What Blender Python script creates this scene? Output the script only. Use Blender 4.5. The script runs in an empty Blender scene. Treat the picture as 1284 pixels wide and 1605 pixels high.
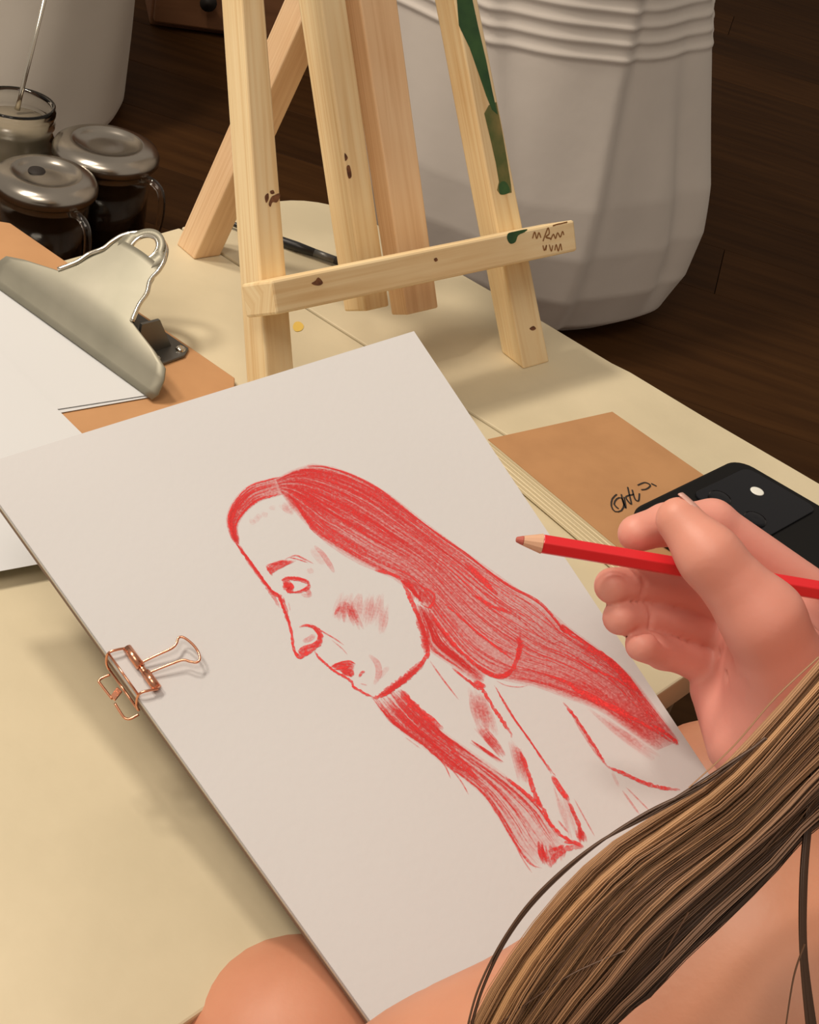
import bpy, bmesh, math, random
import numpy as np
from mathutils import Vector, Matrix
random.seed(7); rng = np.random.default_rng(7)
scene = bpy.context.scene
col = scene.collection

# ------------------------------------------------------------------ camera
FPX, PITCH, ROLL, HCAM = 2200.0, math.radians(36), math.radians(15), 0.46
CX, CY = 642.0, 802.5
fw = np.array([0, math.cos(PITCH), -math.sin(PITCH)])
_up = np.array([0, math.sin(PITCH), math.cos(PITCH)])
_rt = np.array([1.0, 0, 0])
CR = math.cos(ROLL)*_rt + math.sin(ROLL)*_up
CU = -math.sin(ROLL)*_rt + math.cos(ROLL)*_up
CC = np.array([0, 0, HCAM])
cam_data = bpy.data.cameras.new('camera'); cam = bpy.data.objects.new('camera', cam_data); col.objects.link(cam)
cam_data.sensor_fit = 'HORIZONTAL'; cam_data.sensor_width = 36.0; cam_data.lens = FPX/1284*36.0
cam_data.clip_start = 0.02; cam_data.clip_end = 100
m = Matrix(((CR[0], CU[0], -fw[0], CC[0]), (CR[1], CU[1], -fw[1], CC[1]), (CR[2], CU[2], -fw[2], CC[2]), (0, 0, 0, 1)))
cam.matrix_world = m
scene.camera = cam

# ------------------------------------------------------------------ world, lamps, exposure
world = bpy.data.worlds.new('room_light'); scene.world = world; world.use_nodes = True
world.node_tree.nodes['Background'].inputs[0].default_value = (1.0, 0.86, 0.72, 1)
world.node_tree.nodes['Background'].inputs[1].default_value = 0.34
def lamp(name, loc, target, power, size, color):
    l = bpy.data.lights.new(name, 'AREA'); l.shape = 'DISK'; l.size = size; l.energy = power; l.color = color
    o = bpy.data.objects.new(name, l); col.objects.link(o); o.location = loc
    o.rotation_euler = (Vector(target)-Vector(loc)).to_track_quat('-Z', 'Y').to_euler()
    return o
lamp('ceiling_lamp', (-1.00, 0.98, 1.65), (0, 0.75, 0), 14, 0.22, (1.0, 0.87, 0.73))
lamp('ceiling_lamp', (-1.25, 0.50, 1.60), (0, 0.75, 0), 13, 0.26, (1.0, 0.87, 0.73))
lamp('fill_light', (-0.45, -0.6, 2.2), (0.1, 0.7, 0), 19, 1.2, (1.0, 0.86, 0.72))  # unseen soft fill, added overhead to lift the shaded sides
scene.view_settings.view_transform = 'Standard'; scene.view_settings.look = 'None'
scene.view_settings.exposure = 0.0; scene.view_settings.gamma = 1.0; scene.view_settings.use_curve_mapping = False
scene.cycles.transparent_max_bounces = 48

# ------------------------------------------------------------------ helpers
def ray(q): return fw + CR*(q[0]-CX)/FPX - CU*(q[1]-CY)/FPX
def D(q, dep): return CC + ray(q)*dep                       # a point at a depth in front of the lens
def Z(q, z=0.0): d = ray(q); return CC + d*((z-HCAM)/d[2])   # a point on a level surface
def PL(q, o, n): d = ray(q); return CC + d*(((o-CC)@n)/(d@n))
def V(*a): return np.array(a, float)
def unit(v): return v/np.linalg.norm(v)

def link(o, parent=None):
    col.objects.link(o)
    if parent is not None: o.parent = parent
    return o
ORG = {}
def tag(o, label=None, cat=None, group=None, kind=None):
    if label: o['label'] = label
    if cat: o['category'] = cat
    if group: o['group'] = group
    if kind: o['kind'] = kind
    return o
def thing(name, loc, label, cat, group=None):
    o = bpy.data.objects.new(name, None); o.location = [float(x) for x in loc]; o.empty_display_size = 0.02
    col.objects.link(o); ORG[o.name] = np.array(loc, float)
    return tag(o, label, cat, group)
def mesh(name, verts, faces, mat, parent=None, smooth=False, uv=None, loc=None):
    """verts in world coordinates; stored relative to the parent's origin chain (or loc)"""
    v = np.array(verts, float)
    o0 = V(0, 0, 0)
    if parent is not None: o0 = ORG[parent.name]
    elif loc is not None: o0 = np.array(loc, float)
    me = bpy.data.meshes.new(name)
    me.from_pydata([tuple(map(float, x)) for x in (v-o0)], [], [tuple(int(i) for i in f) for f in faces])
    if uv is not None:
        ul = me.uv_layers.new(name='UVMap')
        for p in me.polygons:
            for li in p.loop_indices: ul.data[li].uv = uv[me.loops[li].vertex_index]
    if smooth: me.polygons.foreach_set('use_smooth', [True]*len(me.polygons))
    me.materials.append(mat); me.update()
    o = bpy.data.objects.new(name, me); link(o, parent)
    ORG[o.name] = o0
    if parent is None: o.location = [float(x) for x in o0]
    return o
def bevel(o, w, seg=2):
    b = o.modifiers.new('bevel', 'BEVEL'); b.width = w; b.segments = seg; b.limit_method = 'ANGLE'; return o
def prism(name, A, B, mat, parent=None, bev=0.0, loc=None):
    """a beam between end polygons A and B (same count); UV u along its length in metres"""
    A = [np.array(a, float) for a in A]; B = [np.array(b, float) for b in B]; n = len(A)
    vs = A+B; fs = [tuple(range(n))[::-1], tuple(range(n, 2*n))]
    for i in range(n): fs.append((i, (i+1) % n, n+(i+1) % n, n+i))
    c0 = sum(A)/n; L = np.linalg.norm(sum(B)/n-c0)
    off = random.random()*5
    ac = [0.0]
    for i in range(1, n): ac.append(ac[-1]+np.linalg.norm(A[i]-A[i-1]))
    uv = [(off, ac[i]) for i in range(n)]+[(off+L, ac[i]) for i in range(n)]
    o = mesh(name, vs, fs, mat, parent, uv=uv, loc=loc)
    bm = bmesh.new(); bm.from_mesh(o.data); bmesh.ops.recalc_face_normals(bm, faces=bm.faces); bm.to_mesh(o.data); bm.free()
    if bev: bevel(o, bev)
    return o
def slab(name, poly, z0, z1, mat, parent=None, bev=0.0, loc=None):
    A = [V(p[0], p[1], z0) for p in poly]; B = [V(p[0], p[1], z1) for p in poly]
    return prism(name, A, B, mat, parent, bev, loc)
def tube_data(pts, rad, n=8, closed=False, flat=None):
    pts = [np.array(p, float) for p in pts]; k = len(pts)
    if np.isscalar(rad): rad = [rad]*k
    vs = []; fs = []
    prev = None
    for i in range(k):
        t = (pts[(i+1) % k]-pts[i-1]) if closed else (pts[min(i+1, k-1)]-pts[max(i-1, 0)])
        t = unit(t)
        if prev is None:
            a = V(0, 0, 1) if abs(t[2]) < .9 else V(1, 0, 0)
            prev = unit(np.cross(t, a))
        prev = unit(prev-t*(prev@t)); b = np.cross(t, prev)
        for j in range(n):
            an = 2*math.pi*j/n
            vs.append(pts[i]+rad[i]*(math.cos(an)*prev+math.sin(an)*b))
    for i in range(k if closed else k-1):
        i2 = (i+1) % k
        for j in range(n): fs.append((i*n+j, i*n+(j+1) % n, i2*n+(j+1) % n, i2*n+j))
    if not closed:
        fs.append(tuple(range(n))[::-1]); fs.append(tuple((k-1)*n+j for j in range(n)))
    return vs, fs
def tube(name, pts, rad, mat, parent=None, n=8, closed=False, loc=None):
    v, f = tube_data(pts, rad, n, closed); return mesh(name, v, f, mat, parent, smooth=True, loc=loc)
def smooth_path(pts, n=40, closed=False):
    """Catmull-Rom resample"""
    P = [np.array(p, float) for p in pts]; k = len(P); out = []
    segs = k if closed else k-1
    per = max(2, n//segs)
    for i in range(segs):
        if closed: p0, p1, p2, p3 = P[i-1], P[i], P[(i+1) % k], P[(i+2) % k]
        else: p0, p1, p2, p3 = P[max(i-1, 0)], P[i], P[i+1], P[min(i+2, k-1)]
        for s in range(per):
            t = s/per
            out.append(.5*((2*p1)+(-p0+p2)*t+(2*p0-5*p1+4*p2-p3)*t*t+(-p0+3*p1-3*p2+p3)*t**3))
    if not closed: out.append(P[-1])
    return out
def lathe_data(profile, c, n=48, sx=1.0):
    """profile: list of (r, z) around vertical axis at c (x, y)"""
    vs = []; fs = []
    for (r, z) in profile:
        for j in range(n):
            a = 2*math.pi*j/n; vs.append(V(c[0]+r*math.cos(a), c[1]+r*math.sin(a), z))
    for i in range(len(profile)-1):
        for j in range(n): fs.append((i*n+j, i*n+(j+1) % n, (i+1)*n+(j+1) % n, (i+1)*n+j))
    return vs, fs
def lathe(name, profile, c, mat, parent=None, n=48, loc=None):
    v, f = lathe_data(profile, c, n); return mesh(name, v, f, mat, parent, smooth=True, loc=loc)

# ------------------------------------------------------------------ materials
def new_mat(name):
    mt = bpy.data.materials.new(name); mt.use_nodes = True
    return mt, mt.node_tree.nodes, mt.node_tree.links, mt.node_tree.nodes['Principled BSDF']
def plain(name, c, rough=.6, metal=0.0, spec=None, trans=0.0, ior=None):
    mt, N, L, b = new_mat(name)
    b.inputs['Base Color'].default_value = (*c, 1); b.inputs['Roughness'].default_value = rough; b.inputs['Metallic'].default_value = metal
    if spec is not None: b.inputs['Specular IOR Level'].default_value = spec
    b.inputs['Transmission Weight'].default_value = trans
    if ior: b.inputs['IOR'].default_value = ior
    return mt
def noisy(name, c1, c2, scale=20, rough=.7, detail=4, stretch=(1, 1, 1), bump=0.0, bscale=None, coord='Object', metal=0.0, ramp=(.35, .65), rand=0.0, spec=.5):
    mt, N, L, b = new_mat(name)
    tc = N.new('ShaderNodeTexCoord'); mp = N.new('ShaderNodeMapping'); mp.inputs['Scale'].default_value = stretch
    no = N.new('ShaderNodeTexNoise'); no.inputs['Scale'].default_value = scale; no.inputs['Detail'].default_value = detail
    cr = N.new('ShaderNodeValToRGB'); cr.color_ramp.elements[0].position = ramp[0]; cr.color_ramp.elements[1].position = ramp[1]
    cr.color_ramp.elements[0].color = (*c1, 1); cr.color_ramp.elements[1].color = (*c2, 1)
    L.new(tc.outputs[coord], mp.inputs['Vector']); L.new(mp.outputs[0], no.inputs['Vector']); L.new(no.outputs['Fac'], cr.inputs[0])
    last = cr.outputs[0]
    if rand:
        oi = N.new('ShaderNodeObjectInfo'); hs = N.new('ShaderNodeHueSaturation'); mr = N.new('ShaderNodeMapRange')
        mr.inputs['To Min'].default_value = 1-rand; mr.inputs['To Max'].default_value = 1+rand
        L.new(oi.outputs['Random'], mr.inputs['Value']); L.new(mr.outputs[0], hs.inputs['Value']); L.new(last, hs.inputs['Color']); last = hs.outputs[0]
        vm = N.new('ShaderNodeVectorMath'); vm.operation = 'ADD'
        cb = N.new('ShaderNodeCombineXYZ'); ml = N.new('ShaderNodeMath'); ml.operation = 'MULTIPLY'; ml.inputs[1].default_value = 37.0
        L.new(oi.outputs['Random'], ml.inputs[0]); L.new(ml.outputs[0], cb.inputs[0]); L.new(ml.outputs[0], cb.inputs[1])
        L.new(mp.outputs[0], vm.inputs[0]); L.new(cb.outputs[0], vm.inputs[1]); L.new(vm.outputs[0], no.inputs['Vector'])
    L.new(last, b.inputs['Base Color'])
    b.inputs['Roughness'].default_value = rough; b.inputs['Metallic'].default_value = metal; b.inputs['Specular IOR Level'].default_value = spec
    if bump:
        n2 = N.new('ShaderNodeTexNoise'); n2.inputs['Scale'].default_value = bscale or scale*3; n2.inputs['Detail'].default_value = 3
        bp = N.new('ShaderNodeBump'); bp.inputs['Strength'].default_value = bump; bp.inputs['Distance'].default_value = .002
        L.new(mp.outputs[0], n2.inputs['Vector']); L.new(n2.outputs['Fac'], bp.inputs['Height']); L.new(bp.outputs[0], b.inputs['Normal'])
    return mt
def wood(name, c1, c2, c3):
    """straight-grained pine: UV u runs along the timber"""
    mt, N, L, b = new_mat(name)
    tc = N.new('ShaderNodeTexCoord'); mp = N.new('ShaderNodeMapping'); mp.inputs['Scale'].default_value = (3, 90, 1)
    no = N.new('ShaderNodeTexNoise'); no.inputs['Scale'].default_value = 2.2; no.inputs['Detail'].default_value = 5; no.inputs['Distortion'].default_value = .6
    cr = N.new('ShaderNodeValToRGB'); e = cr.color_ramp.elements
    e[0].position = .3; e[0].color = (*c1, 1); e[1].position = .72; e[1].color = (*c3, 1); k = e.new(.5); k.color = (*c2, 1)
    n2 = N.new('ShaderNodeTexNoise'); n2.inputs['Scale'].default_value = 14; n2.inputs['Detail'].default_value = 2
    mx = N.new('ShaderNodeMix'); mx.data_type = 'RGBA'; mx.blend_type = 'MULTIPLY'; mx.inputs[0].default_value = .35
    c2r = N.new('ShaderNodeValToRGB'); c2r.color_ramp.elements[0].position = .35; c2r.color_ramp.elements[0].color = (.86, .74, .6, 1); c2r.color_ramp.elements[1].position = .6; c2r.color_ramp.elements[1].color = (1, 1, 1, 1)
    L.new(tc.outputs['UV'], mp.inputs['Vector']); L.new(mp.outputs[0], no.inputs['Vector']); L.new(no.outputs['Fac'], cr.inputs[0])
    L.new(tc.outputs['Object'], n2.inputs['Vector']); L.new(n2.outputs['Fac'], c2r.inputs[0])
    L.new(cr.outputs[0], mx.inputs[6]); L.new(c2r.outputs[0], mx.inputs[7]); L.new(mx.outputs[2], b.inputs['Base Color'])
    b.inputs['Roughness'].default_value = .62
    return mt
M = {}
M['pine'] = wood('pine', (.77, .555, .285), (.87, .685, .395), (.91, .755, .47))
M['pine_pink'] = wood('pine_pink', (.74, .49, .275), (.83, .585, .35), (.88, .66, .42))
M['table'] = noisy('cream_painted_board', (.60, .53, .36), (.695, .615, .425), 9, .55, 6, bump=.15, bscale=60)
M['table_edge'] = plain('table_edge', (.42, .30, .18), .6)
M['floor'] = noisy('dark_stained_oak', (.040, .0155, .0035), (.060, .0245, .006), 4, .7, 5, (1.2, 12, 1), bump=.05, rand=.22, spec=.12)
M['floor_base'] = plain('floor_gap', (.02, .01, .005), .7)
M['paper'] = noisy('drawing_paper', (.595, .598, .605), (.625, .628, .635), 5, .85, 2, bump=.06, bscale=260)
M['paper_white'] = noisy('copy_paper', (.645, .665, .68), (.665, .685, .70), 4, .8, 2)
M['backing'] = plain('grey_backing_card', (.22, .15, .11), .8)
M['kraft'] = noisy('kraft_card', (.45, .235, .10), (.50, .265, .115), 40, .75, 4)
M['hardboard'] = noisy('hardboard', (.50, .265, .115), (.55, .295, .13), 30, .6, 4)
M['pages'] = noisy('cream_pages', (.62, .54, .36), (.78, .70, .50), 4, .8, 2, (1, 1, 300))
M['steel'] = noisy('brushed_steel', (.33, .32, .255), (.38, .365, .295), 30, .58, 3, metal=.85)
M['chrome'] = plain('chrome_edge', (.80, .76, .66), .16, 1.0)
M['dark_steel'] = plain('dark_steel', (.16, .16, .15), .45, .8)
M['lid_steel'] = noisy('spun_steel', (.42, .39, .34), (.52, .48, .42), 18, .24, 2, metal=1.0)
M['copper'] = plain('rose_copper', (.80, .38, .24), .22, 1.0)
M['red'] = plain('red_lacquer', (.72, .022, .03), .3)
M['lead'] = plain('red_pencil_core', (.50, .12, .09), .7)
M['bare_wood'] = plain('sharpened_wood', (.70, .42, .27), .7)
M['black'] = plain('black_lacquer', (.012, .012, .013), .35)
M['phone'] = plain('black_phone_case', (.006, .006, .006), .55, spec=.2)
M['phone_glass'] = plain('camera_glass', (.004, .005, .008), .15, spec=.3)
M['lens'] = plain('flash_white', (.85, .88, .82), .3)
M['ink'] = plain('black_ink', (.02, .015, .012), .7)
M['brown_ink'] = plain('brown_marker', (.27, .12, .035), .8)
M['knot'] = noisy('knot', (.09, .03, .012), (.22, .09, .035), 300, .8)
M['green'] = noisy('green_paint', (.018, .07, .022), (.04, .12, .03), 60, .6)
M['green_thin'] = noisy('dry_green_paint', (.10, .13, .035), (.26, .21, .07), 50, .7)
M['yellow'] = plain('yellow_paint', (.72, .50, .10), .6)
M['stain'] = plain('faint_stain', (.56, .44, .29), .6)
M['white_cloth'] = noisy('white_cotton', (.70, .655, .60), (.75, .70, .64), 9, .9, 4, bump=.2, bscale=40)
M['grey_cloth'] = noisy('pale_grey_cotton', (.74, .69, .61), (.79, .74, .655), 6, .95, 3, bump=.25, bscale=18)
M['glass'] = plain('clear_glass', (.93, .93, .90), .03, trans=1.0, ior=1.45)
M['coffee'] = plain('dark_coffee', (.018, .009, .005), .15)
M['cloudy'] = plain('cloudy_water', (.34, .29, .21), .25)
M['brown_wood'] = noisy('brown_veneer', (.16, .07, .03), (.21, .095, .042), 6, .5, 4, (1, 1, 8))
M['wall'] = plain('wall_paint', (.20, .14, .09), .9)
M['cloth_dark'] = noisy('dark_top', (.02, .018, .02), (.04, .035, .04), 30, .9)

# ------------------------------------------------------------------ the room
FLOOR = -0.36
base = mesh('floor', [V(-3, -1.5, FLOOR-.012), V(5, -1.5, FLOOR-.012), V(5, 8.2, FLOOR-.012), V(-3, 8.2, FLOOR-.012)], [(0, 1, 2, 3)], M['floor_base'])
tag(base, kind='structure', label='dark stained wooden floor boards')
PLW, PLL = .16, 1.7
pm = None
fa = math.radians(-7)
fe1 = V(math.cos(fa), math.sin(fa), 0); fe2 = V(-math.sin(fa), math.cos(fa), 0)
for i in range(-8, 58):
    for j in range(-3, 5):
        c = fe1*((j+.5)*PLL+((i*.618) % 1)*PLL-.6)+fe2*(i*PLW)
        if not (-2.1 < c[0] < 4.0 and -1.2 < c[1] < 8.1): continue
        if pm is None:
            pm = bpy.data.meshes.new('plank'); w, l = PLW/2-.0005, PLL/2-.0005
            pv = [(-l, -w, 0), (l, -w, 0), (l, w, 0), (-l, w, 0), (-l, -w, .0115), (l, -w, .0115), (l, w, .0115), (-l, w, .0115),
                  (-l+.0005, -w+.0005, .012), (l-.0005, -w+.0005, .012), (l-.0005, w-.0005, .012), (-l+.0005, w-.0005, .012)]
            pf = [(0, 1, 5, 4), (1, 2, 6, 5), (2, 3, 7, 6), (3, 0, 4, 7), (4, 5, 9, 8), (5, 6, 10, 9), (6, 7, 11, 10), (7, 4, 8, 11), (8, 9, 10, 11)]
            pm.from_pydata(pv, [], pf); pm.materials.append(M['floor'])
        o = bpy.data.objects.new('plank', pm); o.location = (c[0], c[1], FLOOR-.012); o.rotation_euler = (0, 0, fa); link(o, base)
wb = prism('wall_back', [V(-3, 8.2, FLOOR-.012), V(5, 8.2, FLOOR-.012), V(5, 8.3, FLOOR-.012), V(-3, 8.3, FLOOR-.012)],
           [V(-3, 8.2, 2.3), V(5, 8.2, 2.3), V(5, 8.3, 2.3), V(-3, 8.3, 2.3)], M['wall'])
tag(wb, kind='structure')

# ------------------------------------------------------------------ table
uu = V(0.8529202, -0.5220413, 0); vv = V(-0.5220413, -0.8529202, 0)
KC = V(-0.13423663, 1.01420165, 0)
def T(u, v, z=0.0): return KC+uu*u+vv*v+V(0, 0, z)
table = thing('low_table', T(.24, .4, FLOOR), 'low cream painted table holding the easel and drawing things', 'table')
def near_u(v): return .506-.074*v
seam = .1425
def arc_corner(cu, cv, r, a0, a1, n=8): return [(cu+r*math.cos(a0+(a1-a0)*i/n), cv+r*math.sin(a0+(a1-a0)*i/n)) for i in range(n+1)]
rr = .055
p1 = arc_corner(rr, rr, rr, math.pi, 1.5*math.pi) + [(.12, .0008), (.20, -.0006), (.25, .0006), (.285, .0012), (.30, -.0008), (.36, .0006), (.43, 0)]
p1 += arc_corner(near_u(0)-.03, .03, .03, 1.5*math.pi, 2*math.pi, 5) + [(near_u(seam), seam-.0010), (0, seam-.0010)]
p2 = [(0, seam+.0010), (near_u(seam), seam+.0010), (near_u(.95), .95), (0, .95)]
for P in (p1, p2):
    o = slab('top_panel', [T(a, b)[:2] for a, b in P], -.022, 0, M['table'], table, .0012)
slab('apron', [T(a, b)[:2] for a, b in ((.03, .03), (near_u(.03)-.03, .03), (near_u(.92)-.03, .92), (.03, .92))], -.06, -.0225, M['table_edge'], table)
for a, b in ((.05, .06), (.42, .06), (.05, .9), (.38, .9)):
    c = T(a, b); s = .018
    prism('leg', [V(c[0]+dx*s*.7, c[1]+dy*s*.7, FLOOR) for dx, dy in ((-1, -1), (1, -1), (1, 1), (-1, 1))],
          [V(c[0]+dx*s, c[1]+dy*s, -.0605) for dx, dy in ((-1, -1), (1, -1), (1, 1), (-1, 1))], M['table_edge'], table, .002)
def blob(name, pts, z, mat, parent):
    ps = smooth_path([V(p[0], p[1], z) for p in pts], 40, True)
    return mesh(name, ps, [tuple(range(len(ps)))], mat, parent)
blob('paint_spot', [Z(q)[:2] for q in ((459, 514), (462, 506), (470, 505), (476, 511), (473, 518), (464, 520))], .0003, M['yellow'], table)['label'] = 'small yellow paint spot'

# ------------------------------------------------------------------ easel
eth, eal = math.radians(49), math.radians(30)
ed = V(math.cos(eth), math.sin(eth), 0); enb = V(-ed[1], ed[0], 0)
eu = V(0, 0, math.cos(eal))+enb*math.sin(eal); en = np.cross(ed, eu)
EF = Z((835, 575))
def E3(a, s, o=0.0): return EF+ed*a+eu*s+en*o
easel = thing('tabletop_easel', E3(-.1, 0, 0)*V(1, 1, 0), 'small pine tabletop easel with green paint on one leg', 'easel')
TOPS = .47
def timber(name, a0, a1, s0, b0, b1, s1, o0, o1, mat, ground=False):
    """front-plane strip (a0..a1 at s0) to (b0..b1 at s1), from offset o0 back to o1"""
    A = [E3(a0, s0, o0), E3(a1, s0, o0), E3(a1, s0, o1), E3(a0, s0, o1)]
    if ground:                                                  # feet cut level with the table
        A = [p-eu*(p[2]/eu[2]) for p in A]
    B = [E3(b0, s1, o0), E3(b1, s1, o0), E3(b1, s1, o1), E3(b0, s1, o1)]
    return prism(name, A, B, mat, easel, .0012)
def lerp(a, b, t): return a+(b-a)*t
# legs (taper as they rise)
kl = (TOPS-.033)/(.241-.033)
legL = timber('leg', -.2137-.0035, -.1936-.003, 0, lerp(-.2137, -.1903, kl), lerp(-.1936, -.1745, kl), TOPS, 0, -.019, M['pine'], True)
kr = TOPS/.235
legR = timber('leg', -.0087, .0165, 0, lerp(-.0087, -.031, kr), lerp(.0165, -.0115, kr), TOPS, 0, -.019, M['pine'], True)
# centre posts behind the legs
timber('post', -.1186, -.0995, .058, -.1209, -.1018, TOPS, -.02, -.042, M['pine'])
timber('post', -.0858, -.0590, .050, -.0945, -.0618, TOPS, -.02, -.036, M['pine_pink'])
timber('top_rail', -.185, -.03, TOPS-.05, -.185, -.03, TOPS-.02, .016, 0, M['pine'])
# ledge
ledge = prism('ledge', [E3(-.2205, .0732, .03), E3(-.2205, .0920, .03), E3(-.2205, .0905, .0), E3(-.2205, .0715, .0)],
              [E3(.0230, .0730, .03), E3(.0230, .0930, .03), E3(.0230, .0915, .0), E3(.0230, .0710, .0)], M['pine'], easel, .0016)
# rear leg
rf = Z((311, 392)); top_c = PL((506, -40), EF-en*.052, en)
rax = unit(top_c-rf); rs = unit(np.cross(rax, enb)); rn = np.cross(rs, rax)
if rs@ed < 0: rs = -rs
if rn@enb < 0: rn = -rn
wA, tA = .0105, .011
A = [rf+rs*sx*wA+rn*sy*tA for sx, sy in ((-1, -1), (1, -1), (1, 1), (-1, 1))]
A = [p-rax*(p[2]/rax[2]) for p in A]
B = [top_c+rs*sx*wA+rn*sy*tA for sx, sy in ((-1, -1), (1, -1), (1, 1), (-1, 1))]
prism('rear_leg', A, B, M['pine_pink'], easel, .0012)
tube('hinge_bolt', [top_c-rs*.03, top_c+rs*.03], .003, M['dark_steel'], easel)
# marks on the wood (knots, dried paint, lettering) as thin films on the faces
def face_patch(name, pts, off, mat, parent, n=None, eps=.0002):
    ps = [PL(q, EF+en*off, en)+en*eps for q in pts]
    if n: ps = smooth_path(ps, n, True)
    return mesh(name, ps, [tuple(range(len(ps)))], mat, parent)
for pts in (((415, 308), (420, 303), (421, 311), (417, 318)), ((421, 320), (425, 309), (430, 306), (437, 303), (439, 308), (434, 317), (427, 317), (424, 324)), ((423, 300), (428, 298), (430, 303), (425, 304))):
    face_patch('knot', pts, 0, M['knot'], legL, 24)
for pts in (((540, 240), (545, 247), (541, 252)), ((543, 262), (548, 260), (551, 276), (546, 279))):
    face_patch('knot', pts, -.02, M['knot'], easel, 20)
for pts in (((488, 444), (494, 440), (498, 435), (502, 437), (506, 443), (502, 447), (494, 447)), ((680, 406), (684, 404), (686, 408), (682, 410))):
    face_patch('knot', pts, .03, M['knot'], ledge, 24)
face_patch('knot', ((830, 515), (836, 511), (840, 515), (835, 518)), 0, M['knot'], legR, 16)
# green paint run down the right leg
g = face_patch('paint_run', ((714, -30), (734, -30), (749, 40), (762, 95), (772, 145), (780, 180), (771, 172), (762, 150), (750, 115), (736, 75), (719, 40)), 0, M['green'], legR)
g['label'] = 'dark green paint run'
g2 = face_patch('paint_run', ((778, 160), (787, 205), (795, 252), (801, 290), (802, 302), (784, 305), (779, 298), (782, 285), (777, 255), (768, 215), (759, 178), (766, 165)), 0, M['green_thin'], legR, eps=.00015)
face_patch('paint_run', ((782, 290), (788, 284), (795, 288), (799, 300), (790, 305), (783, 303)), 0, M['green'], legR, 24, eps=.0003)
face_patch('paint_run', ((796, 366), (806, 363), (826, 359), (822, 364), (812, 369), (808, 379), (800, 382), (795, 375)), .03, M['green'], ledge, 30)
# faded brown lettering at the ledge's end
def ribbon_data(pts, nrm, w, eps=.0003):
    vs, fs = [], []; k = len(pts)
    for i in range(k):
        t = unit(pts[min(i+1, k-1)]-pts[max(i-1, 0)]); s = np.cross(nrm, t)
        ww = w[i] if not np.isscalar(w) else w
        vs += [pts[i]+s*ww/2+nrm*eps, pts[i]-s*ww/2+nrm*eps]
    for i in range(k-1): fs.append((2*i, 2*i+1, 2*i+3, 2*i+2))
    return vs, fs
def scribble(name, strokes, plane_o, nrm, width, mat, parent, n=24):
    vs, fs = [], []
    for st in strokes:
        p = smooth_path([PL(q, plane_o, nrm) for q in st], n)
        v, f = ribbon_data(p, nrm, width); o = len(vs); vs += v; fs += [tuple(i+o for i in x) for x in f]
    return mesh(name, vs, fs, mat, parent)
def zt(ox, oy, s): return lambda *pp: [(ox+x/s, oy+y/s) for x, y in pp]
ze = zt(780, 330, 9.17)
scribble('lettering', [ze((500, 400), (530, 310), (560, 400), (590, 320), (620, 390)), ze((650, 440), (700, 300), (725, 250), (740, 330), (690, 380), (760, 400)),
         ze((760, 420), (800, 340), (830, 400), (860, 320), (900, 380), (930, 300), (950, 350)), ze((790, 220), (850, 200), (920, 185), (1000, 165)),
         ze((650, 500), (670, 570), (700, 500), (690, 570)), ze((740, 490), (770, 580), (790, 500)), ze((820, 570), (840, 490), (870, 580), (900, 480), (920, 570))],
         EF+en*.03, en, .0009, M['brown_ink'], ledge)['label'] = 'faded brown handwriting'

# ------------------------------------------------------------------ clipboard on the left
CO = Z((390, 607), .004)
def CB(s, t, z): return CO+uu*(s-.094)+vv*t+V(0, 0, z-.004)     # s measured from the clip's middle
clipboard = thing('clipboard', CB(0, .1, 0)*V(1, 1, 0)+V(0, 0, .0002), 'brown hardboard clipboard with a wide steel clip', 'clipboard')
bp_ = [(-.135, 0), (.082, 0), (.094, .012), (.094, .325), (-.147, .325), (-.147, .012)]
slab('board', [CB(a, b, 0)[:2] for a, b in bp_], .0004, .0040, M['hardboard'], clipboard, .0006)
# clip: pressing plate with lip
rows = [(.0612, .0064, .076), (.058, .0095, .0775), (.054, .0175, .0765), (.0505, .0225, .073), (.047, .0255, .060), (.0425, .0300, .034), (.034, .0345, .0295), (.026, .0395, .026), (.019, .0445, .0225), (.014, .0480, .0205), (.010, .0510, .0185)]
vs, fs = [], []; NC = 21
for (t, z, hw) in rows:
    for j in range(NC):
        s = -1+2*j/(NC-1); vs.append(CB(s*hw, t, z+.0016*math.cos(s*math.pi/2)*(1 if t < .05 else .3)))
for i in range(len(rows)-1):
    for j in range(NC-1): fs.append((i*NC+j, i*NC+j+1, (i+1)*NC+j+1, (i+1)*NC+j))
plate = mesh('clip_plate', vs, fs, M['steel'], clipboard, smooth=True)
sd = plate.modifiers.new('solid', 'SOLIDIFY'); sd.thickness = .0011; sd.offset = -1
# rolled chrome rim of the handle and its round hanging eye
rim = [CB(-.034, .0425, .0305), CB(-.0285, .033, .036), CB(-.0265, .026, .0405), CB(-.0215, .0195, .0452), CB(-.0205, .0125, .0495), CB(-.0175, .006, .0535), CB(-.010, -.0015, .0565), CB(0, -.0045, .0575),
       CB(.010, -.0015, .0565), CB(.0175, .006, .0535), CB(.0205, .0125, .0495), CB(.0215, .0195, .0452), CB(.0265, .026, .0405), CB(.0285, .033, .036), CB(.034, .0425, .0305)]
tube('clip_rim', smooth_path(rim, 70), .0015, M['chrome'], clipboard, 8)
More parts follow.
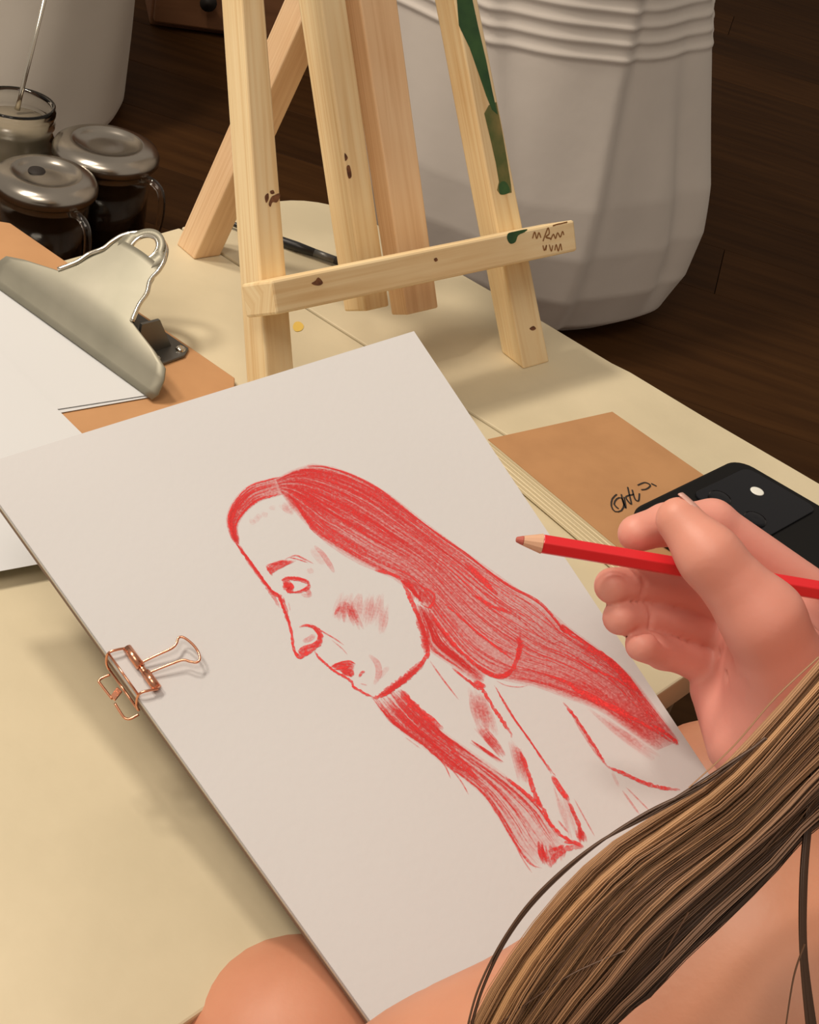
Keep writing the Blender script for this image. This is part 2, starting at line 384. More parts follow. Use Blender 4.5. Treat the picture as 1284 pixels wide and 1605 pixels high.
# plate of the eye with a hole
ring_o = []; ring_i = []
for k in range(40):
    a = 2*math.pi*k/40
    def pt(r): 
        t = .0065+r*math.sin(a)*.80; return CB(r*math.cos(a), t, .0530-(t-.0065)*.75)
    ring_o.append(pt(.0175 if math.sin(a) > -.2 else .0135)); ring_i.append(pt(.0088))
vs = ring_o+ring_i; fs = [(k, (k+1) % 40, 40+(k+1) % 40, 40+k) for k in range(40)]
eye = mesh('clip_eye', vs, fs, M['steel'], clipboard, smooth=True)
sd = eye.modifiers.new('solid', 'SOLIDIFY'); sd.thickness = .001
tube('eye_rim', ring_i, .0013, M['chrome'], clipboard, 8, True)
# lower jaw riveted to the board
slab('clip_base', [CB(a, b, 0)[:2] for a, b in ((-.045, .004), (.045, .004), (.050, .012), (.050, .038), (-.050, .038), (-.050, .012))], .0041, .0062, M['dark_steel'], clipboard, .0006)
tube('spring_rod', [CB(-.036, .030, .016), CB(.036, .030, .016)], .0055, M['dark_steel'], clipboard, 12)
for sx in (-1, 1):
    prism('bracket', [CB(sx*.036, .012, .0062), CB(sx*.036, .040, .0062), CB(sx*.038, .040, .0062), CB(sx*.038, .012, .0062)],
          [CB(sx*.036, .024, .028), CB(sx*.036, .038, .029), CB(sx*.038, .038, .029), CB(sx*.038, .024, .028)], M['dark_steel'], clipboard)
    for t in (.010, .030):
        p = CB(sx*.044, t, .0062)
        lathe('rivet', [(.0032, p[2]-.0003), (.0030, p[2]+.0010), (.0018, p[2]+.0019), (.0001, p[2]+.0021)], p, M['chrome'], clipboard, 14)
# papers held on the clipboard
def sheet(name, quad, z, mat, label, curl=0.0, group=None, n=14):
    vs, fs, q = [], [], [np.array(p, float) for p in quad]
    for i in range(n+1):
        for j in range(n+1):
            a, b = i/n, j/n
            p = q[0]*(1-a)*(1-b)+q[1]*a*(1-b)+q[2]*a*b+q[3]*(1-a)*b
            vs.append(V(p[0], p[1], z+curl*(a*a*b)))
    for i in range(n):
        for j in range(n): k = i*(n+1)+j; fs.append((k, k+1, k+n+2, k+n+1))
    o = mesh(name, vs, fs, mat, loc=V(q[0][0], q[0][1], z))
    sdm = o.modifiers.new('solid', 'SOLIDIFY'); sdm.thickness = .00015; sdm.offset = 1
    return tag(o, label, 'paper', group)
c0 = CB(.0722, .0575, 0)
sdir = unit(Z((97, 643), .007)-Z((235, 619), .007)); ldir = -uu
sheet('paper_sheet', [c0+ldir*.20, c0, c0+sdir*.26, c0+sdir*.26+ldir*.20], .0046, M['paper_white'], 'lowest white sheet under the clipboard clip')
c1 = CB(.0705, .0585, 0)-sdir*0; sd1 = unit(Z((97, 636), .008)-Z((232, 615), .008))
sheet('paper_sheet', [c1+ldir*.20, c1, c1+sd1*.25, c1+sd1*.25+ldir*.20], .0053, M['paper_white'], 'upper white sheet gripped by the steel clip')
c2 = Z((292, 841), .0082); d2 = unit(Z((0, 552), .0082)-c2); e2 = unit(Z((0, 895), .0082)-c2)
sheet('paper_sheet', [c2+d2*.30, c2, c2+e2*.26, c2+e2*.26+d2*.30], .0080, M['paper_white'], 'loose white sheet lying half under the sketch pad')

# ------------------------------------------------------------------ black brush and charcoal behind the easel
b0, b1 = Z((337, 341), .004), Z((546, 415), .004)
br = thing('paintbrush', (b0+b1)/2*V(1, 1, 0), 'slim black paintbrush lying behind the easel', 'paintbrush')
tube('handle', [lerp(b0, b1, t) for t in (0, .1, .3, .5, .62, .75)], [.0012, .0016, .0024, .0034, .0036, .003], M['black'], br, 10)
tube('ferrule', [lerp(b0, b1, t) for t in (.75, .9)], [.003, .0028], M['dark_steel'], br, 10)
tube('bristles', [lerp(b0, b1, t) for t in (.9, .95, 1.0)], [.0028, .003, .0006], M['ink'], br, 10)
k0, k1 = Z((612, 412), .0036), Z((645, 467), .0036)
kx = unit(k1-k0); ky = unit(np.cross(V(0, 0, 1), kx)); 
prism('charcoal_stick', [k0+ky*.0035-V(0, 0, .0034), k0-ky*.0035-V(0, 0, .0034), k0-ky*.0035+V(0, 0, .0034), k0+ky*.0035+V(0, 0, .0034)],
      [k1+ky*.0035-V(0, 0, .0034), k1-ky*.0035-V(0, 0, .0034), k1-ky*.0035+V(0, 0, .0034), k1+ky*.0035+V(0, 0, .0034)], M['black'], None, .0005, loc=(k0+k1)/2)
tag(bpy.data.objects['charcoal_stick'], 'short square black stick under the easel ledge', 'charcoal')

# ------------------------------------------------------------------ kraft notebook and phone
NZ = .0125
n0, n1 = Z((765, 688), NZ), Z((960, 645), NZ)
dl, dr_ = unit(Z((960, 850), NZ)-n0), unit(Z((1090, 735), NZ)-n1)
n2, n3 = n1+dr_*.165, n0+dl*.165
nbk = thing('notebook', (n0+n2)/2*V(1, 1, 0)+V(0, 0, .0003), 'kraft covered notebook with black handwriting under the phone', 'notebook')
slab('back_cover', [p[:2] for p in (n0, n1, n2, n3)], .0004, .0010, M['kraft'], nbk)
# page block: several leaves fanned along the open side
inn = unit(n1-n0)
for k in range(6):
    z0 = .0012+k*.0018
    sh = -inn*(.0045-.0009*k)
    q = [n0+sh+dl*.002, n1-inn*.002+dl*.002, n2-inn*.002-dl*.002, n3+sh-dl*.002]
    slab('page_leaves', [p[:2] for p in q], z0, z0+.00172, M['pages'], nbk, .0001)
slab('front_cover', [p[:2] for p in (n0, n1, n2, n3)], .0118, .0125, M['kraft'], nbk, .0002)
zn = zt(920, 700, 3.527)
scribble('handwriting', [zn((165, 265), (140, 290), (135, 330), (155, 360), (190, 355), (205, 320), (190, 285), (165, 290), (150, 320), (175, 345)),
                         zn((190, 265), (200, 310), (215, 340), (205, 280)), zn((225, 225), (235, 270), (245, 320), (215, 280), (260, 265)),
                         zn((250, 240), (265, 290), (285, 300), (290, 260)), zn((280, 215), (320, 200), (350, 215), (330, 235), (300, 240)), zn((355, 205), (385, 220))],
         V(0, 0, .0126), V(0, 0, 1), .0010, M['ink'], nbk)['label'] = 'black cursive handwriting'
# phone
PZ = .0215
f0, f1 = Z((983, 800), PZ), Z((1157, 716), PZ)
fdx = unit(f1-f0); fl = unit(Z((1284, 798), PZ)-Z((1157, 724), PZ)); FW_ = np.linalg.norm(f1-f0); FL = .165
phone = thing('smartphone', (f0+f1)/2*V(1, 1, 0)+fl*.08+V(0, 0, .0127), 'black smartphone lying face down on the kraft notebook', 'phone')
def P2(a, b): return f0+fdx*a*FW_+fl*b*FL
def rounded(cf, r, w, l, n=6):
    out = []
    for (cx_, cy_, a0) in ((r, r, math.pi), (w-r, r, 1.5*math.pi), (w-r, l-r, 0), (r, l-r, .5*math.pi)):
        for i in range(n+1):
            a = a0+i/n*math.pi/2; out.append(cf(cx_+r*math.cos(a), cy_+r*math.sin(a)))
    return out
pf_ = lambda x, y: P2(x/FW_, y/FL)[:2]
slab('body', rounded(pf_, .012, FW_, FL), .0128, PZ, M['phone'], phone, .0022)
isl = rounded(lambda x, y: pf_(x+FW_*.42, y+.010), .007, FW_*.52, .050)
island = slab('camera_island', isl, PZ-.0002, PZ+.0012, M['phone_glass'], phone, .0005)
def disc(name, q, z, r, h, mat, parent):
    p = Z(q, z); lathe(name, [(r, z-.0004), (r, z+h*.6), (r*.85, z+h), (.0001, z+h)], p, mat, parent, 20)
disc('flash', (1187, 770), PZ+.0012, .0042, .0003, M['lens'], island)
ic = P2(.66, .0)+fl*.022; 
for (a, b) in ((.52, .022), (.52, .046)):
    p = P2(a, b/FL); z = PZ+.0012
    lathe('lens', [(.0068, z-.0002), (.0068, z+.001), (.0055, z+.0013), (.0001, z+.0010)], p, M['phone_glass'], island, 24)

# ------------------------------------------------------------------ sketch pad with the red drawing
PN = unit(V(0, -math.tan(math.radians(15)), 1)); PO = D((560, 1060), .58)
def PP(q, h=0.0): return PL(q, PO, PN)+PN*h
pTL, pTR, pBR, pBL = PP((-42, 732)), PP((649, 519)), PP((1230, 1391)), PP((600, 1627))
pad = thing('sketch_pad', PP((560, 1060), -.008), 'white sketch pad with a red pencil portrait clipped to its board', 'sketch pad')
def padslab(name, q, h0, h1, mat, grow=0.0, bev=0.0):
    c = sum(q)/4
    qq = [p+unit(p-c)*grow for p in q]
    return prism(name, [p+PN*h0 for p in qq], [p+PN*h1 for p in qq], mat, pad, bev)
Q = [pTL, pTR, pBR, pBL]
padslab('backing_board', Q, -.0060, -.0034, M['backing'], .0003, .0004)
for k in range(3):
    padslab('under_sheet', [p+unit(pTL-pTR)*.0004*(k % 2) for p in Q], -.0033+k*.001, -.0026+k*.001, M['pages'] if k == 0 else M['paper'], -.0006*(k % 2))
# the drawn-on sheet, very slightly sprung at its left long edge
vs, fs, n = [], [], 24
for i in range(n+1):
    for j in range(n+1):
        a, b = i/n, j/n
        p = pTL*(1-a)*(1-b)+pTR*a*(1-b)+pBR*a*b+pBL*(1-a)*b
        bow = .0022*math.sin(math.pi*min(1, a*1.6))*(1-b)**3*(1 if a < .62 else 0)
        vs.append(p-PN*bow*0+PN*0)
for i in range(n):
    for j in range(n): k = i*(n+1)+j; fs.append((k, k+n+1, k+n+2, k+1))
top_sheet = mesh('top_sheet', vs, fs, M['paper'], pad, smooth=True)

# red pencil strokes
SV, SF, SA = [], [], []
lay = [0]
def stroke(pts, w, a, taper=.25, n=None, jit=0.0, a_end=None):
    """pts in photograph pixels on the sheet; w in px; a = pressure"""
    n = n or max(8, 5*len(pts))
    px = smooth_path([V(x, y, 0) for x, y in pts], n)
    k = len(px); lay[0] += 1
    h = .00012+lay[0]*1.1e-7
    P3 = [PP((p[0]+rng.normal()*jit, p[1]+rng.normal()*jit), h) for p in px]
    o = len(SV)
    for i in range(k):
        t = unit(P3[min(i+1, k-1)]-P3[max(i-1, 0)]); s = np.cross(PN, t); u = i/(k-1)
        e = min(1, u/taper if taper else 1, (1-u)/taper if taper else 1)
        ww = w*.000276*(.35+.65*e)*(1+.15*rng.normal()*(jit > 0))
        al = a*(.3+.7*e)
        if a_end is not None: al *= lerp(1, a_end/a, u)
        SV.append(P3[i]+s*ww/2); SV.append(P3[i]-s*ww/2); SA.append(al); SA.append(al)
        if i: SF.append((o+2*i-2, o+2*i-1, o+2*i+1, o+2*i))
def resamp(g, n): 
    p = smooth_path([V(x, y, 0) for x, y in g], 200)
    L = np.concatenate([[0], np.cumsum([np.linalg.norm(p[i+1]-p[i]) for i in range(len(p)-1)])])
    t = np.linspace(0, L[-1], n); A_ = np.array(p)
    return np.stack([np.interp(t, L, A_[:, 0]), np.interp(t, L, A_[:, 1])], 1)
def bundle(g0, g1, count, wr, ar, lr=(.25, .8), s0=None, bias=None):
    A_, B_ = resamp(g0, 60), resamp(g1, 60)
    for i in range(count):
        f_ = rng.random(); f_ = bias(f_) if bias else f_
        ln = rng.uniform(*lr); st = rng.uniform(-.06, 1-ln*.9) if s0 is None else max(0, rng.normal()*s0)
        i0, i1 = max(0, int(st*59)), min(59, int((st+ln)*59))
        if i1-i0 < 4: continue
        dv = rng.normal()*.02
        C_ = A_*(1-f_)+B_*f_
        idx = np.linspace(i0, i1, max(5, (i1-i0)//5)).astype(int)
        f2 = np.clip(f_+dv*np.linspace(-1, 1, len(idx)), 0, 1)[:, None]
        C_ = A_[idx]*(1-f2)+B_[idx]*f2
        stroke([tuple(c) for c in C_], rng.uniform(*wr), rng.uniform(*ar), .3, n=24, jit=.25)
za, zb, zc, zd = zt(340, 700, 3.567), zt(560, 840, 3.776), zt(560, 1040, 3.21), zt(800, 880, 3.647)
# washes: soft even rubbed tone first
def wash(g0, g1, a, cnt=26, w=13):
    A_, B_ = resamp(g0, 14), resamp(g1, 14)
    for i in range(cnt):
        f_ = (i+.5)/cnt; stroke([tuple(c) for c in A_*(1-f_)+B_*f_], w, a, .06, n=28)
hairU = za((330, 185), (400, 140), (500, 110), (600, 118), (760, 165), (920, 250), (1100, 390), (1284, 530))[0:] + zb((430, 0), (640, 100), (870, 280), (1080, 400), (1230, 570))[1:] + zd((300, 370), (480, 500), (640, 620), (760, 780), (960, 1030))[0:]
hairL = za((360, 255), (420, 290), (490, 400), (560, 490), (700, 580), (880, 690), (1030, 740)) + zb((340, 320), (440, 460), (560, 620), (700, 770), (860, 840), (1080, 880), (1280, 960)) + zd((400, 780), (600, 890), (840, 1080))
wash(hairU, hairL, .17, 30, 15)
bundle(hairU, hairL, 120, (1.2, 3.4), (.2, .6), (.12, .4))
bundle(hairU, hairL, 45, (1.0, 2.0), (.55, .9), (.15, .5))
bundle(hairU, hairL, 34, (3, 6.0), (.35, .75), (.12, .34), s0=.04)
bundle(hairU, hairL, 18, (3, 6.0), (.35, .7), (.25, .4), s0=.09, bias=lambda f: f*.5)
for g in (hairU,):
    for k in range(5): stroke([(x+rng.normal()*1.2, y+rng.normal()*1.2) for x, y in g[2:]], 2.0, .7, .1, 90)
# dark accents in the right-hand hair
for pts, w in ((zb((680, 350), (780, 405), (910, 465)), 6), (zb((640, 160), (720, 240), (830, 350)), 9), (zb((480, 370), (640, 510), (800, 640), (930, 740)), 3.5),
               (zd((40, 600), (300, 680), (400, 750), (600, 850), (780, 940), (950, 1050)), 6), (zd((400, 480), (560, 570), (700, 730)), 8), (zd((370, 550), (450, 610), (580, 660), (700, 740)), 4),
               (zd((280, 370), (330, 410), (440, 480), (560, 550), (640, 630)), 5), (zd((350, 700), (520, 800), (700, 880)), 6), (zd((800, 930), (900, 990), (960, 1050)), 6), (zd((560, 560), (640, 640), (740, 760)), 12)):
    stroke(pts, w, .95, .2, jit=.4)
# left-hand hair over the brow
lU, lL = za((360, 170), (280, 190), (180, 225), (100, 310), (65, 400), (80, 480), (110, 545)), za((370, 265), (300, 280), (220, 310), (150, 370), (110, 430), (105, 480), (120, 545))
wash(lU, lL, .22, 10, 9); bundle(lU, lL, 26, (1.6, 3.6), (.35, .8), (.3, .8))
for g in (lU, lL): stroke(g, 2.4, .85, .15, 60, .3)
# face outline
stroke(za((100, 530), (160, 610), (240, 720), (300, 800), (345, 835), (370, 900), (395, 960), (418, 1050), (428, 1130), (455, 1175)), 4.2, .95, .1, 70, .3)
stroke(za((90, 500), (150, 600), (250, 740), (310, 830), (350, 900)), 6, .45, .2, 40, .3)
stroke(za((290, 795), (330, 830), (365, 835)), 6, .8)
stroke(za((430, 1140), (460, 1178), (490, 1165), (540, 1140)), 6, 1, .2)
stroke(za((455, 1150), (490, 1125), (540, 1110), (570, 1085)), 7, .8, .2)
stroke(za((460, 1010), (500, 1000), (545, 1015), (572, 1050), (572, 1090), (555, 1130)), 5, .85, .2)
stroke(za((480, 1090), (520, 1075), (545, 1050)), 9, .28)
stroke(za((520, 988), (600, 1040), (660, 1075), (710, 1110)), 2.4, .6, .3)
stroke(za((640, 1080), (700, 1130), (730, 1165)), 2, .4, .3)
stroke(za((545, 1140), (575, 1185), (620, 1225), (660, 1258), (720, 1292), (755, 1318), (765, 1345), (830, 1382), (880, 1405)), 4, .95, .12, 60, .3)
stroke(za((865, 1405), (900, 1400), (960, 1372), (1040, 1310), (1110, 1252), (1165, 1185), (1180, 1140), (1160, 1040), (1125, 950), (1095, 880), (1060, 800), (1030, 745)), 6.5, .85, .1, 80, .4)
stroke(za((900, 1392), (980, 1352), (1060, 1290), (1130, 1230)), 9, .75, .25, 30, .4)
stroke(za((1175, 1150), (1150, 1020), (1110, 900)), 8, .5, .2, 30, .4)
stroke(za((880, 690), (980, 715), (1030, 745)), 6, .9, .2)
# lips
for k in range(9):
    y = 1205+k*9
    stroke(za((640+k*8, 1232+k*4), (690+k*4, y), (740, y+4), (775-k*2, y+8)), 2.6, .75, .2, 14, .3)
stroke(za((630, 1240), (680, 1212), (740, 1200), (775, 1218)), 3, .8); stroke(za((650, 1245), (700, 1240), (750, 1228)), 3.4, 1)
stroke(za((690, 1275), (735, 1270), (752, 1290)), 4, .8); stroke(za((795, 1290), (810, 1265), (828, 1258)), 4.5, .7)
# brow and eye
for k in range(8): stroke(za((275+k*4, 662+k*7), (330+k*2, 650+k*5), (385+k*8, 632+k)), 2.6, .62, .2, 12, .3)
stroke(za((275, 665), (310, 722)), 4, .7); stroke(za((380, 630), (440, 610), (490, 630), (540, 655)), 3.4, .55, .35)
stroke(za((400, 620), (450, 630), (510, 650)), 2.5, .6)
stroke(za((360, 748), (400, 735), (450, 738), (500, 750), (518, 768)), 4.2, .95, .2); stroke(za((518, 768), (490, 795), (440, 815), (395, 810)), 3, .85, .2)
for k in range(6): stroke(za((368+k*7, 748), (385+k*6, 780), (400+k*3, 806)), 3, .75, .2, 8, .2)
stroke(za((410, 760), (425, 785), (415, 800)), 4, .9); stroke(za((470, 825), (510, 835), (525, 815)), 7, .25); stroke(za((505, 700), (540, 690)), 10, .12)
stroke(za((370, 840), (380, 880)), 3, .4); stroke(za((400, 870), (410, 920)), 1.6, .25)
# firmer accents over the first lines
stroke(za((340, 830), (368, 870), (385, 930), (405, 1000)), 7, .6, .25, 30, .4)
stroke(za((515, 1000), (555, 1020), (578, 1060), (565, 1105), (530, 1125)), 8, .75, .2, 24, .4)
stroke(za((455, 1165), (485, 1145), (530, 1130), (555, 1120)), 8, .8, .2, 20, .4)
stroke(za((360, 750), (410, 738), (470, 745), (512, 765)), 8, .7, .2, 24, .3); stroke(za((505, 760), (515, 785), (485, 808), (430, 818)), 5, .7, .2, 20, .3)
stroke(za((372, 770), (398, 800), (430, 812)), 10, .7, .2, 16, .3); stroke(za((380, 760), (400, 790)), 9, .8)
stroke(za((500, 790), (520, 830)), 8, .35); stroke(za((285, 675), (315, 705)), 10, .55); stroke(za((300, 665), (380, 640)), 8, .45)
stroke(za((640, 1230), (700, 1222), (765, 1225)), 7, .7, .2); stroke(za((690, 1250), (745, 1255), (750, 1285)), 9, .7, .2)
stroke(za((910, 1392), (1000, 1335), (1090, 1265), (1160, 1195)), 12, .55, .2, 40, .5); stroke(za((1170, 1160), (1150, 1040), (1120, 960)), 10, .55, .2, 30, .4)
stroke(za((110, 545), (180, 640), (260, 750), (320, 825)), 5, .7, .2, 40, .3)
# soft rubbed shading
def hatch(quad, cnt, w, a):
    q = [np.array(p) for p in quad]
    for i in range(cnt):
        f_ = (i+rng.random())/cnt; s, e = q[0]*(1-f_)+q[1]*f_, q[3]*(1-f_)+q[2]*f_
        stroke([tuple(s+rng.normal(size=2)*2), tuple((s+e)/2+rng.normal(size=2)), tuple(e+rng.normal(size=2)*2)], w, a*rng.uniform(.6, 1.2), .4, 10)
hatch(za((690, 820), (940, 830), (900, 1000), (650, 960)), 16, 9, .13)
hatch(za((690, 870), (740, 860), (820, 1020), (660, 960)), 10, 7, .28); stroke(za((655, 945), (690, 890)), 4, .4)
hatch(za((930, 850), (960, 930), (940, 1050), (910, 1040)), 4, 8, .14)
stroke(za((545, 555), (590, 600), (630, 660), (655, 705)), 9, .30, .3); stroke(za((530, 570), (600, 660)), 14, .10)
stroke(za((850, 1165), (895, 1210), (905, 1270), (880, 1330)), 10, .26, .3); stroke(za((900, 1300), (960, 1230)), 8, .12); stroke(za((800, 1325), (840, 1335)), 2, .3)
hatch(za((160, 420), (330, 330), (300, 360), (180, 450)), 5, 10, .09); hatch(za((340, 320), (420, 300), (450, 370), (380, 390)), 5, 10, .13)
# ear
for k in range(7): stroke(zb((255+k*8, 260), (300+k*6, 300+k*4), (340+k*8, 340+k*10)), 5, .75, .2, 10, .3)
stroke(zb((320, 270), (400, 310), (455, 350), (445, 400), (420, 425), (370, 400)), 4, .85); hatch(zb((320, 290), (440, 350), (430, 410), (330, 380)), 8, 5, .45)
# strap of the hood/necklace curve
stroke(zb((420, 430), (470, 510), (560, 630), (650, 720), (740, 790), (820, 832), (890, 820), (930, 770), (955, 690), (965, 570)), 6.5, .95, .1, 80, .4)
stroke(zb((700, 760), (780, 815), (860, 832), (920, 790)), 9, .8, .2); stroke(zb((940, 600), (965, 640), (945, 740)), 8, .8, .2)
stroke(zb((820, 855), (880, 885), (960, 895), (1020, 880)), 1.4, .5)
# hair between jaw and strap
jU, jL = zb((400, 430), (560, 640), (760, 830)), zb((350, 400), (400, 560), (420, 660), (560, 760), (740, 880))
bundle(jU, jL, 34, (1.5, 4), (.3, .7), (.3, .9)); wash(jU, jL, .16, 8, 10)
# neck
stroke(zb((430, 740), (500, 840), (600, 970)), 2.6, .6, .3); stroke(zb((560, 780), (660, 860), (740, 905)), 4, .8, .2)
stroke(zb((640, 840), (700, 890), (750, 920), (800, 1010), (860, 1090), (920, 1190)), 5.5, .9, .15, 40, .7); stroke(zb((690, 860), (760, 895)), 8, .9)
stroke(zb((820, 895), (900, 1040), (1040, 1240), (1150, 1410)), 3, .85, .2, 40, .3)
hatch(zb((660, 900), (760, 960), (830, 1180), (700, 1120)), 12, 10, .17)
hatch(zb((690, 1140), (740, 1120), (880, 1290), (840, 1310)), 8, 5, .4); hatch(zb((665, 1215), (690, 1210), (870, 1330), (840, 1345)), 5, 4, .6)
hatch(zb((900, 1200), (960, 1260), (1030, 1480), (960, 1440)), 8, 8, .18)
# lower left lock of hair
kU = zc((220, 130), (320, 240), (430, 350), (600, 470), (740, 570), (920, 720), (1010, 860), (1080, 920))
kL = zc((80, 180), (180, 300), (330, 410), (450, 510), (620, 640), (720, 780), (810, 930), (900, 1030))
wash(kU, kL, .10, 14, 10); bundle(kU, kL, 80, (1.2, 3.0), (.25, .65), (.15, .5)); bundle(kU, kL, 16, (3, 5), (.4, .7), (.2, .35), s0=.04)
bundle(kU, kL, 18, (2.5, 5), (.4, .75), (.2, .3), s0=.3)
stroke(zc((220, 140), (270, 200), (340, 260), (430, 330)), 12, .85, .2, 24, .4); stroke(zc((440, 370), (520, 490), (620, 600)), 8, .7, .2, 20, .4)
stroke(kL, 3, .6, .1, 60, .4); stroke(zc((330, 410), (430, 500), (470, 580)), 2, .6); stroke(zc((450, 500), (520, 590), (560, 660)), 2, .55); stroke(zc((240, 370), (320, 430)), 2, .3)
stroke(zc((780, 880), (830, 980), (880, 1055)), 2, .45); stroke(zc((700, 750), (780, 880), (860, 1000), (930, 1030)), 2.4, .6)
# neckline V and hem
stroke(zc((740, 570), (830, 640), (930, 725), (960, 790), (1020, 860), (1110, 915)), 5, .95, .12, 50, .4)
stroke(zc((820, 440), (860, 550), (890, 650), (930, 725)), 6.5, .9, .15, 30, .4); stroke(zc((800, 420), (840, 520)), 9, .3)
stroke(zc((690, 110), (780, 260), (940, 490), (1000, 570)), 2.4, .7, .2, 30, .3)
stroke(zc((980, 565), (1020, 630), (1065, 690)), 9, .9, .2); stroke(zc((1060, 690), (1110, 800), (1140, 890)), 6, .75, .2, 20, .4); stroke(zc((1090, 680), (1150, 790), (1195, 870)), 2.2, .45)
hatch(zc((1095, 830), (1130, 820), (1150, 900), (1110, 900)), 6, 5, .7); hatch(zc((900, 900), (940, 900), (970, 1020), (930, 1000)), 8, 4, .7)
stroke(zc((965, 1025), (1000, 970), (1060, 930), (1130, 925)), 8, .6, .2, 20, .5); stroke(zc((960, 945), (1010, 930), (1040, 915)), 5, .85); stroke(zc((1040, 900), (1090, 900), (1140, 925)), 6, .85)
stroke(zc((1010, 790), (1060, 850)), 3, .5); hatch(zc((960, 900), (1040, 910), (1040, 980), (970, 1010)), 6, 6, .4)
hatch(zc((980, 600), (1060, 690), (1150, 880), (1060, 880)), 10, 4, .16)
# right-hand strap
stroke(zd((300, 805), (360, 880), (430, 980), (500, 1090), (555, 1175)), 5, .8, .2, 40, .4); stroke(zd((340, 850), (440, 1010), (540, 1160)), 8, .35, .3)
stroke(zd((555, 1175), (640, 1210), (760, 1265), (860, 1295), (970, 1305)), 6, .85, .2, 40, .4)
stroke(zd((640, 1310), (690, 1380), (740, 1450)), 3.4, .35); stroke(zd((660, 1290), (730, 1360), (800, 1430)), 2.4, .4); stroke(zd((580, 1200), (620, 1290)), 5, .15)
hatch(zd((430, 830), (560, 920), (860, 1110), (800, 1140)), 8, 10, .10)
dme = bpy.data.meshes.new('red_portrait')
o0 = ORG[pad.name]
dme.from_pydata([tuple(map(float, v-o0)) for v in SV], [], SF)
at = dme.attributes.new('pressure', 'FLOAT', 'POINT'); at.data.foreach_set('value', np.array(SA, np.float32))
mt, N, L, b = new_mat('red_pencil')
b.inputs['Base Color'].default_value = (.80, .042, .042, 1); b.inputs['Roughness'].default_value = .8
an = N.new('ShaderNodeAttribute'); an.attribute_name = 'pressure'
tc = N.new('ShaderNodeTexCoord'); no = N.new('ShaderNodeTexNoise'); no.inputs['Scale'].default_value = 900; no.inputs['Detail'].default_value = 3
mr = N.new('ShaderNodeMapRange'); mr.inputs['From Min'].default_value = .3; mr.inputs['From Max'].default_value = .65; mr.inputs['To Min'].default_value = .45; mr.inputs['To Max'].default_value = 1.1
mu = N.new('ShaderNodeMath'); mu.operation = 'MULTIPLY'; mu.use_clamp = True
L.new(tc.outputs['Object'], no.inputs['Vector']); L.new(no.outputs['Fac'], mr.inputs['Value']); L.new(mr.outputs[0], mu.inputs[0]); L.new(an.outputs['Fac'], mu.inputs[1]); L.new(mu.outputs[0], b.inputs['Alpha'])
dme.materials.append(mt)
dobj = bpy.data.objects.new('red_portrait', dme); link(dobj, pad); ORG[dobj.name] = o0
dobj['label'] = 'red pencil portrait of a long haired figure in profile'

# ------------------------------------------------------------------ rose copper wire binder clip on the pad's left edge
bclip = thing('binder_clip', PP((205, 1060), .0006), 'rose copper wire binder clip on the edge of the sketch pad', 'binder clip')
zk = lambda x, y, h: PP((130+x/5.583, 960+y/5.583), h)
wr = .00055
e_ = lambda x, y: zk(x, y, -.003)
tube('frame', smooth_path([zk(400, 335, .0022), zk(300, 360, .003), zk(222, 383, .0022), zk(205, 400, -.003), zk(222, 392, -.0085), zk(240, 400, -.009)], 30), wr, M['copper'], bclip)
tube('frame', smooth_path([zk(655, 695, .0022), zk(580, 715, .003), zk(492, 738, .0022), zk(470, 760, -.003), zk(486, 752, -.0085), zk(500, 755, -.009)], 30), wr, M['copper'], bclip)
tube('frame', [zk(225, 385, .0022), zk(480, 740, .0022)], wr*.9, M['copper'], bclip)
tube('frame', [zk(235, 405, -.0088), zk(490, 760, -.0088)], wr, M['copper'], bclip)
tube('jaw_bar', [zk(385, 335, .0022), zk(505, 500, .0022)], .0019, M['copper'], bclip, 12)
tube('jaw_bar', [zk(545, 550, .0022), zk(650, 690, .0022)], .0019, M['copper'], bclip, 12)
tube('jaw_bar', [zk(490, 478, .0020), zk(560, 572, .0020)], .0013, M['copper'], bclip, 12)
tube('handle', smooth_path([zk(515, 462, .0022), zk(650, 410, .0034), zk(770, 365, .0042), zk(815, 325, .0045), zk(835, 275, .0047), zk(880, 275, .0048), zk(955, 335, .005), zk(1005, 405, .005), zk(1018, 465, .005), zk(990, 490, .0048), zk(935, 482, .0046), zk(870, 465, .0043), zk(760, 495, .0036), zk(570, 555, .0022)], 90), wr, M['copper'], bclip)
tube('back_handle', smooth_path([zk(236, 452, -.0082), zk(165, 478, -.0085), zk(140, 500, -.0087), zk(150, 525, -.0087), zk(255, 660, -.0087)], 30), wr, M['copper'], bclip)
tube('back_handle', smooth_path([zk(280, 700, -.0087), zk(350, 810, -.0087), zk(385, 835, -.0087), zk(420, 835, -.0086), zk(490, 803, -.0082)], 30), wr, M['copper'], bclip)
tq = [zk(300, 560, -.0084), zk(345, 600, -.0084), zk(280, 680, -.0084), zk(240, 640, -.0084)]
prism('clip_tab', [p-PN*.0006 for p in tq], [p+PN*.0006 for p in tq], M['copper'], bclip, .0002)

